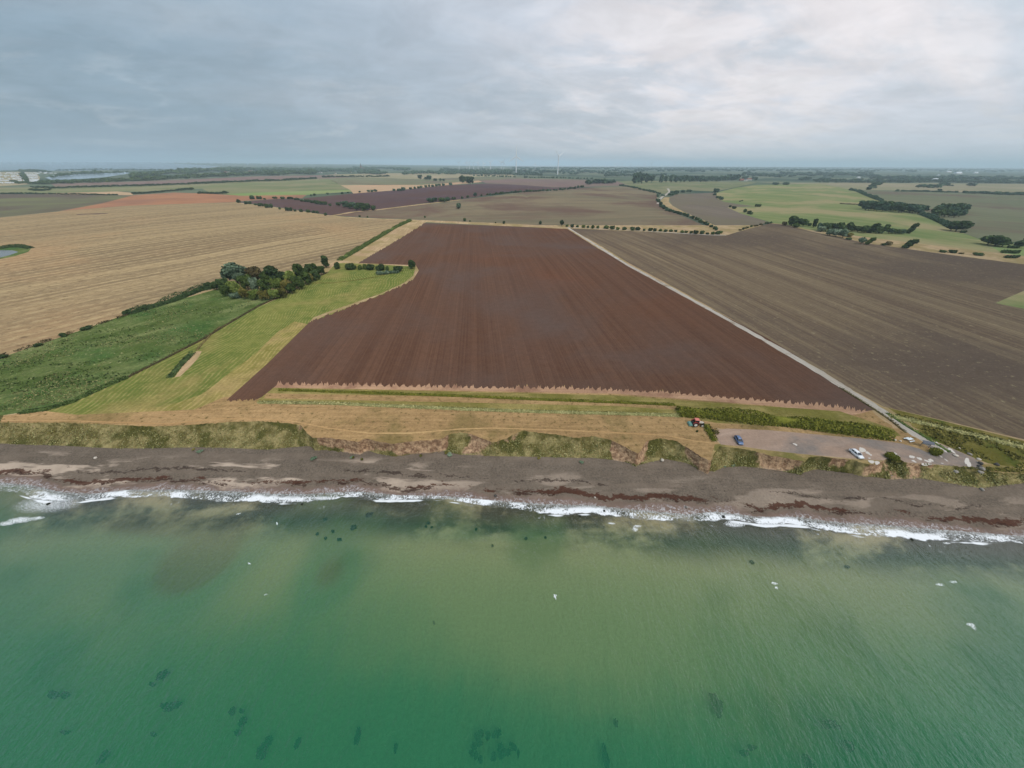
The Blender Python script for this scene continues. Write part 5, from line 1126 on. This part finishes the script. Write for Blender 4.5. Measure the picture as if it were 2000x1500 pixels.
def make_car(loc, rz, paint, label, hatch=True, name='car'):
    root = empty(name, loc, rz)
    # stations along x (front +): x, half width at sill, half width at shoulder, z bottom, z shoulder
    stn = [(-2.12, .62, .66, .42, .80), (-2.05, .78, .80, .26, .92), (-1.5, .84, .87, .20, .98), (-.4, .86, .89, .19, .97), (.7, .86, .89, .19, .95), (1.3, .84, .87, .20, .90), (1.85, .78, .80, .22, .76), (2.12, .62, .64, .32, .62)]
    a = MB(); rings = []
    for x, w0, w1, z0, z1 in stn:
        zc = z1 + .03
        rings.append([(x, -w0 * .9, z0), (x, -w0, z0 + .12), (x, -w1, (z0 + z1) / 2 + .1), (x, -w1 * .93, z1), (x, -w1 * .5, zc + .01), (x, w1 * .5, zc + .01), (x, w1 * .93, z1), (x, w1, (z0 + z1) / 2 + .1), (x, w0, z0 + .12), (x, w0 * .9, z0)])
    a.loft(rings); a.build('body', paint, root, True)
    # cabin: roof skin in paint over a glass house
    xr0 = -2.0 if hatch else -1.85
    gl_ = MB()
    rings = [[(xr0, -.70, .93), (xr0, .70, .93), (xr0 + .02, .70, .96), (xr0 + .02, -.70, .96)],
             [(-1.45, -.76, .95), (-1.45, .76, .95), (-1.38, .58, 1.40), (-1.38, -.58, 1.40)],
             [(-.3, -.80, .95), (-.3, .80, .95), (-.3, .60, 1.46), (-.3, -.60, 1.46)],
             [(.35, -.80, .95), (.35, .80, .95), (.30, .58, 1.41), (.30, -.58, 1.41)],
             [(1.2, -.74, .90), (1.2, .74, .90), (1.18, .72, .93), (1.18, -.72, .93)]]
    gl_.loft(rings); gl_.build('window_glass', GLASS, root)
    rf_ = MB(); rings = [[(-1.62, -.57, 1.34), (-1.62, .57, 1.34), (-1.60, .50, 1.39), (-1.60, -.50, 1.39)], [(-1.3, -.61, 1.40), (-1.3, .61, 1.40), (-1.3, .5, 1.455), (-1.3, -.5, 1.455)], [(-.3, -.63, 1.45), (-.3, .63, 1.45), (-.3, .5, 1.505), (-.3, -.5, 1.505)], [(.36, -.60, 1.40), (.36, .60, 1.40), (.36, .5, 1.45), (.36, -.5, 1.45)]]
    rf_.loft(rings)
    rf_.build('roof', paint, root, True)
    for s in (-1, 1):
        p_ = MB()
        for (x0, x1, xt0, xt1) in ((-.42, -.30, -.40, -.30), (-1.55, -1.38, -1.42, -1.28)):
            p_.add([(x0, s * .815, .94), (x1, s * .815, .94), (xt1, s * .625, 1.45), (xt0, s * .625, 1.45)], [(0, 1, 2, 3)])
        p_.tube((1.2, s * .76, .93), (.34, s * .60, 1.43), .04, n=6); p_.build('door_pillar', paint, root)
        h_ = MB(); h_.box((1.92, s * .58, .66), (.26, .30, .14), rz=s * -.35); h_.build('headlight', LAMP, root)
        t_ = MB(); t_.box((-2.06, s * .62, .82), (.12, .24, .2)); t_.build('tail_light', TAIL, root)
        m_ = MB(); m_.box((.62, s * .97, 1.0), (.12, .2, .13)); m_.build('mirror', paint, root)
    b_ = MB(); b_.box((2.1, 0, .40), (.10, 1.0, .16)); b_.build('grille', BLK, root)
    for x in (-1.32, 1.30):
        for s in (-1, 1): wheel(.32, .22, root, (x, s * .80, .32))
    root.scale = (.82, .82, .82)
    return tag(root, label, 'car')
def place_dir(p0, p1):
    a = g1(*p0); b_ = g1(*p1); c_ = (a + b_) / 2
    return Vector((c_[0], c_[1], float(h_land(c_[0], c_[1])) + 0.01)), math.atan2(b_[1] - a[1], b_[0] - a[0])
BLUE = plain('blue_paint', S(70, 98, 138), 0.28, 0.5, 0.1, 0.03, coat=0.6); WHITE = plain('white_paint', S(224, 226, 228), 0.3, 0.5, 0, 0.02, coat=0.5)
l_, r__ = place_dir((1437, 854), (1447, 871)); make_car(l_, r__, BLUE, 'blue estate car parked facing the sea at the left of the gravel car park')
l_, r__ = place_dir((1661, 881), (1681, 897)); make_car(l_, r__, WHITE, 'white hatchback parked beside the puddles at the cliff edge')
# tractor with mower
TR = plain('faded_red_paint', S(150, 52, 44), 0.5, 0.4); TRF = plain('sun_bleached_roof', S(206, 122, 108), 0.6, 0.3); TWH = plain('wheel_white', S(222, 218, 206), 0.5); TEAL = plain('teal_paint', S(98, 142, 132), 0.55); HOOD = plain('pale_bonnet', S(196, 186, 170), 0.5)
l_, r__ = place_dir((1350, 830), (1370, 831)); l_.z -= 0.02
tr = empty('tractor', l_, r__); tr.scale = (.9, .9, .9)
a = MB(); a.box((.95, 0, 1.05), (2.1, .62, .5)); a.box((-.3, 0, .85), (1.5, .7, .55)); a.box((1.95, 0, .95), (.35, .6, .6)); a.build('chassis', BLK, tr, bevel=.04)
a = MB(); a.loft([[(.25, -.36, 1.1), (.25, .36, 1.1), (.25, .34, 1.55), (.25, -.34, 1.55)], [(1.6, -.33, 1.05), (1.6, .33, 1.05), (1.6, .30, 1.45), (1.6, -.30, 1.45)], [(2.0, -.30, 1.05), (2.0, .30, 1.05), (2.0, .26, 1.3), (2.0, -.26, 1.3)]]); a.build('bonnet', HOOD, tr, bevel=.03)
a = MB()
for s in (-1, 1):
    a.box((.22, s * .62, 1.75), (.08, .08, 1.3)); a.box((-1.0, s * .62, 1.75), (.08, .08, 1.3))
    a.box((-.4, s * .66, 1.2), (1.25, .1, .5))
    k = 9; ring = []
    for i in range(k):
        th = math.pi * (0.12 + 0.76 * i / (k - 1)); ring.append((-.75 + .92 * math.cos(th), .85 + .92 * math.sin(th)))
    for (x0, z0), (x1, z1) in zip(ring[:-1], ring[1:]): a.add([(x0, s * .68, z0), (x1, s * .68, z1), (x1, s * 1.12, z1), (x0, s * 1.12, z0)], [(0, 1, 2, 3)])
a.build('cab_frame', TR, tr)
a = MB(); a.loft([[(.2, -.6, 1.45), (.2, .6, 1.45), (-1.0, .6, 1.45), (-1.0, -.6, 1.45)], [(.16, -.56, 2.36), (.16, .56, 2.36), (-.96, .56, 2.36), (-.96, -.56, 2.36)]]); a.build('cab_glass', GLASS, tr)
a = MB(); a.box((-.4, 0, 2.45), (1.45, 1.4, .16), taper=.88); a.build('cab_roof', TRF, tr, bevel=.03)
a = MB(); a.tube((1.2, .24, 1.5), (1.2, .24, 2.3), .05, n=8); a.build('exhaust_pipe', BLK, tr)
for s in (-1, 1):
    wheel(.82, .45, tr, (-.75, s * .88, .82), TWH); wheel(.52, .34, tr, (1.45, s * .78, .52), TWH)
mw = MB(); mw.box((-2.05, .1, .55), (1.1, 2.1, .5), taper=.8); mw.tube((-2.5, -.95, .3), (-2.5, 1.1, .3), .18, n=10); mwo = mw.build('mower', TEAL, tr, bevel=.03)
mb_ = MB(); mb_.tube((-1.0, -.35, .7), (-1.7, -.4, .6), .05); mb_.tube((-1.0, .35, .7), (-1.7, .4, .6), .05); mb_.tube((-.9, 0, 1.3), (-1.8, 0, .8), .05); mb_.build('linkage_arm', BLK, mwo)
tag(tr, 'old red tractor with pale bonnet and teal rear mower on the dry grass', 'tractor')

# ------------------------------------------------------------------ puddles, boulders, furniture, gulls
PUD = simple_water('puddle_water', S(196, 188, 176), 0.1)
PUDS = [(1684,879,8,4,38),(1695,885,5,2.5,38),(1701,889,2,1.3,0),(1698,895,2,1.3,0),(1702,902,6,3,30),(1713,904,5,3.2,35),(1751,889,6.5,2.8,25),(1783,893,4,1.8,20),(1780,892,6,2,15),(1785,901,4.5,1.8,25),(1796,896,5.5,2.2,30),(1812,901,6.5,1.8,15),(1818,899,5,2.6,30),(1808,907,10,2.2,8),(1840,876,11,2.2,30),(1846,881,5,1.4,30),(1858,880,9,2.2,28),(1831,868,7,2,40),(1890,903,5.5,8.5,-12),(1553,868,4,1.8,20),(1838,892,4,.7,30),(1848,899,5,.7,40),(1840,905,2.5,.8,10)]
for i, (x, y, rx, ry, ang) in enumerate(PUDS):
    r_ = np.random.default_rng(300 + i); n_ = 22; th = np.arange(n_) * 2 * np.pi / n_
    wob = 1 + 0.22 * np.sin(2 * th + r_.uniform(0, 6)) + 0.14 * np.sin(3 * th + r_.uniform(0, 6)) + 0.08 * r_.normal(size=n_)
    ex, ey = rx * wob * np.cos(th), ry * wob * np.sin(th); A = math.radians(ang)
    px_, py_ = x + ex * math.cos(A) - ey * math.sin(A), y + ex * math.sin(A) + ey * math.cos(A)
    P = ground(px_, py_); P[:, 2] += 0.012; P[:, 2] = P[:, 2].mean() * 0.0 + P[:, 2]
    c_ = P.mean(0); V = np.concatenate([P, c_[None]]); F = np.array([[k, (k + 1) % n_, n_] for k in range(n_)])[:, ::-1].copy()
    V[:, 2] += 0.02
    tag(mesh_obj('puddle', V, F, PUD), 'pale rain puddle on the car park gravel', 'puddle', 'puddles on the car park', kind='structure')
def boulder(name, x, y, wpx, z, col, label, group=None, flat=0.6, seed=0, sink=0.25):
    r_ = np.random.default_rng(seed + 40)
    P = on_plane(np.array(float(x)), np.array(float(y)), z) if z is not None else g1(x, y)
    _, sh_ = scale_at(P); wd = wpx / sh_
    V, F = ICO2; V = V.copy()
    for _ in range(7):
        d = r_.normal(size=3); d /= np.linalg.norm(d); k = (V @ d); lim = r_.uniform(.62, .85); ov = k > lim; V[ov] -= (k[ov] - lim)[:, None] * d
    V *= 1 + .05 * r_.normal(size=(len(V), 1)); V = V * np.array([.5, .42, .5 * flat]) * wd
    o = mesh_obj(name, V, F, col); o.location = (P[0], P[1], P[2] + wd * flat * .5 * (1 - 2 * sink)); o.rotation_euler = (0, 0, r_.uniform(0, 6))
    return tag(o, label, name.replace('_', ' '), group)
STONE = plain('granite', S(146, 138, 128), 0.85, 0.2, vary=.3); STONED = plain('dark_stone', S(78, 74, 70), 0.8, 0.2, vary=.3); WEEDY = plain('weed_covered_stone', S(36, 38, 28), 0.7, 0.2, vary=.4); PALE = plain('pale_stone', S(196, 186, 172), 0.85, 0.2, vary=.2)
for i, (x, y, wd, cl, lb) in enumerate([(1911,898,9,PALE,'pale boulder at the top of the boulder line closing the car park'),(1914,906,10,STONED,'dark boulder second from the top of the boulder line'),(1913,912,9,STONED,'dark boulder in the middle of the boulder line'),(1917,917,11,STONE,'grey boulder second from the bottom of the boulder line'),(1914,923,10,STONE,'grey boulder at the bottom of the boulder line'),(1866,891,9,PALE,'pale boulder alone in the middle of the track junction'),(1893,888,8,STONE,'grey boulder half grown over at the verge of the junction'),(1747,860,7,PALE,'pale boulder at the foot of the olive hedge'),(1758,862,6,PALE,'second pale boulder at the foot of the olive hedge'),(1866,922,9,STONE,'grey boulder in the grass between car park and beach'),(1873,876,5,PALE,'small pale stone on the verge above the long puddle'),(1945,908,10,STONED,'dark mossy boulder in the weeds right of the boulder line')]):
    boulder('boulder', x, y, wd, None, cl, lb, None, .62, i)
for i, (x, y, wd, z, cl, lb) in enumerate([(1293,899,8,1.9,PALE,'pale boulder lying at the foot of the bank on the beach'),(1522,916,8,1.7,STONED,'dark boulder at the foot of the bank below the car park'),(1739,929,8,1.9,STONE,'grey boulder at the foot of the bank right of the white car'),(1918,957,9,1.6,STONE,'grey boulder at the end of the grassy bank near the right beach'),(187,895,7,1.2,PALE,'small white stone on the sandy left part of the beach'),(1341,991,7,.4,STONE,'pale stone on the wrack line in the middle of the shore'),(968,969,7,.3,STONED,'dark boulder on the wet sand at the edge of the surf'),(1162,972,5,.5,PALE,'small pale stone among the seaweed above the surf')]):
    boulder('boulder', x, y, wd, z, cl, lb, None, .6, 20 + i)
for i, (x, y, wd, lb) in enumerate([(1413,1010,7,'black boulder standing in the white surf'),(1781,1054,6,'black boulder at the seaward edge of the right hand surf'),(1180,998,5,'black boulder inside the broad white surf'),(1133,1008,5,'dark boulder just outside the surf'),(95,985,7,'dark boulder in the streaky surf at the left'),(590,985,5,'dark boulder in calm water off the left surf')]):
    boulder('boulder', x, y, wd, 0.05, WEEDY, lb, None, .7, 40 + i, .3)
SUB = [(110,1359,24,14),(319,1320,16,14),(335,1380,34,10),(473,1397,24,18),(466,1432,10,8),(512,1467,18,18),(526,1449,12,14),(582,1454,8,12),(700,1437,10,22),(773,1462,6,10),(206,1480,10,14),(930,1460,46,40),(990,1468,40,36),(945,1440,30,16),(1398,1372,22,22),(1402,1392,12,14),(1183,1480,12,34),(1202,1413,8,10),(1655,1458,20,14),(1620,1415,30,12),(1467,1465,30,22),(1576,1488,14,16),(690,1030,12,9),(635,1014,8,6),(650,1038,6,5),(636,1052,5,4),(663,1054,8,5),(848,1218,4,4),(720,1006,14,10),(836,1022,6,5),(620,1043,5,4),(1027,1052,6,5),(1468,1098,8,6),(1655,1108,8,5),(300,1338,8,5),(130,1432,12,5),(302,1436,6,5),(832,1028,5,4),(838,1022,5,4),(843,1030,4,3),(930,1034,4,4),(962,1066,4,4),(1065,1050,5,4)]
SUB2 = []
for q_ in SUB:
    if q_[2] >= 24 and q_[3] >= 14:
        for k_ in range(9 if q_[2] > 34 else 4):
            SUB2.append((q_[0] + rng.normal(0, q_[2] * .38), min(q_[1] + rng.normal(0, q_[3] * .36), 1494), rng.uniform(5, 13), rng.uniform(4, 11)))
    else: SUB2.append(q_)
for i, (x, y, wx, wy) in enumerate(SUB2):
    P = on_plane(np.array(float(x)), np.array(float(y)), 0.0); off_ = float(y_water(P[0]) - P[1])
    dp = 0.55 * (1 - math.exp(-off_ / 4)) + 0.045 * off_
    P = on_plane(np.array(float(x)), np.array(float(y)), -dp * .66)
    _, sh_ = scale_at(P); V, F = crown_geo([(0, 0, .1, .5, .5, .3)] + [(rng.uniform(-.4, .4), rng.uniform(-.4, .4), .1, rng.uniform(.15, .3), rng.uniform(.15, .3), .25) for _ in range(5)], 160, .22, 700 + i, core=.85)
    V = V * np.array([wx / sh_, wy / sh_ * 1.15, 1.0]); V[:, 2] *= max(min(0.55 * dp, 1.2) / .45, .3)
    o = mesh_obj('seaweed_boulder', V, F, WEEDY); o.location = (P[0], P[1], P[2] - .1)
    tag(o, 'dark submerged boulder covered in seaweed in the shallow green water', 'seaweed boulder', 'submerged boulders off the beach')
GW = plain('gull_white', S(232, 234, 236), .6, .2)
def gull(x, y, z, rz, label, s=0.75):
    P = on_plane(np.array(float(x)), np.array(float(y)), z); root = empty('gull', (P[0], P[1], P[2]), rz); root.scale = (s, s, s)
    a = MB(); n_ = 10; rings = []
    for X, r_, dz_ in ((-.30, .012, .02), (-.2, .045, .01), (0, .075, 0), (.14, .06, .01), (.2, .042, .03), (.25, .045, .04), (.29, .02, .035), (.33, .006, .03)):
        rings.append([(X, r_ * math.cos(6.283 * i / n_), dz_ + r_ * .9 * math.sin(6.283 * i / n_)) for i in range(n_)])
    a.loft(rings); a.build('body', GW, root, True)
    for sgn in (-1, 1):
        b_ = MB(); b_.loft([[(.12, sgn * .05, .03), (-.06, sgn * .05, .03), (-.06, sgn * .05, .045), (.12, sgn * .05, .05)], [(.14, sgn * .32, .14), (-.03, sgn * .32, .14), (-.03, sgn * .32, .15), (.14, sgn * .32, .155)], [(-.02, sgn * .66, .10), (-.09, sgn * .66, .10), (-.09, sgn * .66, .105), (-.02, sgn * .66, .108)]]); b_.build('wing', GW, root)
    tag(root, label, 'gull')
gull(541, 1023, 3, .7, 'white gull flying over the dark weedy shallows left of centre')
gull(466, 1004, 3, 2.0, 'white gull just off the left hand surf')
gull(1084, 1166, 4, .3, 'white gull flying low over the middle of the green sea')
gull(487, 1101, 3, 1.2, 'white gull above the sandy shallows left of centre', .6)
# notice shelter and picnic table by the junction
WD = plain('weathered_wood', S(132, 118, 102), .85); SL = plain('slate_sheet', S(70, 76, 88), .45); PB = plain('pale_board', S(206, 214, 216), .5)
P = g1(1804, 873); ns = empty('notice_shelter', (P[0], P[1], P[2]), -.35)
a = MB()
for X in (-.95, .95): a.box((X, -.05, .9), (.12, .12, 1.9))
a.box((0, -.05, .98), (1.9, .08, .08)); a.build('post', WD, ns)
a = MB(); a.box((0, -.05, 1.38), (1.6, .05, .75)); a.build('board', PB, ns)
a = MB(); a.add([(-1.25, -.75, 1.72), (1.25, -.75, 1.72), (1.25, .0, 2.15), (-1.25, .0, 2.15), (-1.25, .65, 1.72), (1.25, .65, 1.72), (-1.25, -.75, 1.66), (1.25, -.75, 1.66), (1.25, .0, 2.09), (-1.25, .0, 2.09), (-1.25, .65, 1.66), (1.25, .65, 1.66)], [(0,1,2,3), (3,2,5,4), (6,9,8,7), (9,10,11,8), (0,6,7,1), (4,5,11,10), (0,3,9,6), (3,4,10,9), (1,7,8,2), (2,8,11,5)]); a.build('roof', SL, ns)
tag(ns, 'small notice shelter with dark pitched roof at the track junction', 'notice shelter')
P = g1(1774, 861); pt = empty('picnic_table', (P[0], P[1], P[2]), .25)
a = MB(); a.box((0, 0, .75), (1.8, .75, .06)); a.build('tabletop', PB, pt)
for s in (-1, 1):
    a = MB(); a.box((0, s * .72, .45), (1.8, .28, .05)); a.build('bench', PB, pt)
    a = MB(); a.tube((s * .65, -.75, 0), (s * .65, -.2, .74), .05); a.tube((s * .65, .75, 0), (s * .65, .2, .74), .05); a.box((s * .65, 0, .40), (.08, 1.7, .08)); a.build('leg', WD, pt)
tag(pt, 'pale picnic table on the grass strip above the car park', 'picnic table')
P = g1(1361, 843); plant('bush', 'weed', 'bush', 'dark', 1361, 844, 5, 4, 'small dark weed clump on the dry grass in front of the tractor', None, 'mid', False)
# ------------------------------------------------------------------ haze
hz = MB(); hz.box((0, 14000, 113), (150000, 60000, 250)); ho = hz.build('haze', None)
m, t, out = new_mat('haze_air')
pv = t.node('ShaderNodeVolumePrincipled'); pv.inputs['Color'].default_value = (0.72, 0.90, 1.0, 1); pv.inputs['Density'].default_value = 1.05e-4; pv.inputs['Anisotropy'].default_value = 0.1
t.l.new(pv.outputs[0], out.inputs['Volume']); ho.data.materials.append(m)
tag(ho, 'thin blue grey haze in the air over land and sea', 'haze', kind='stuff')
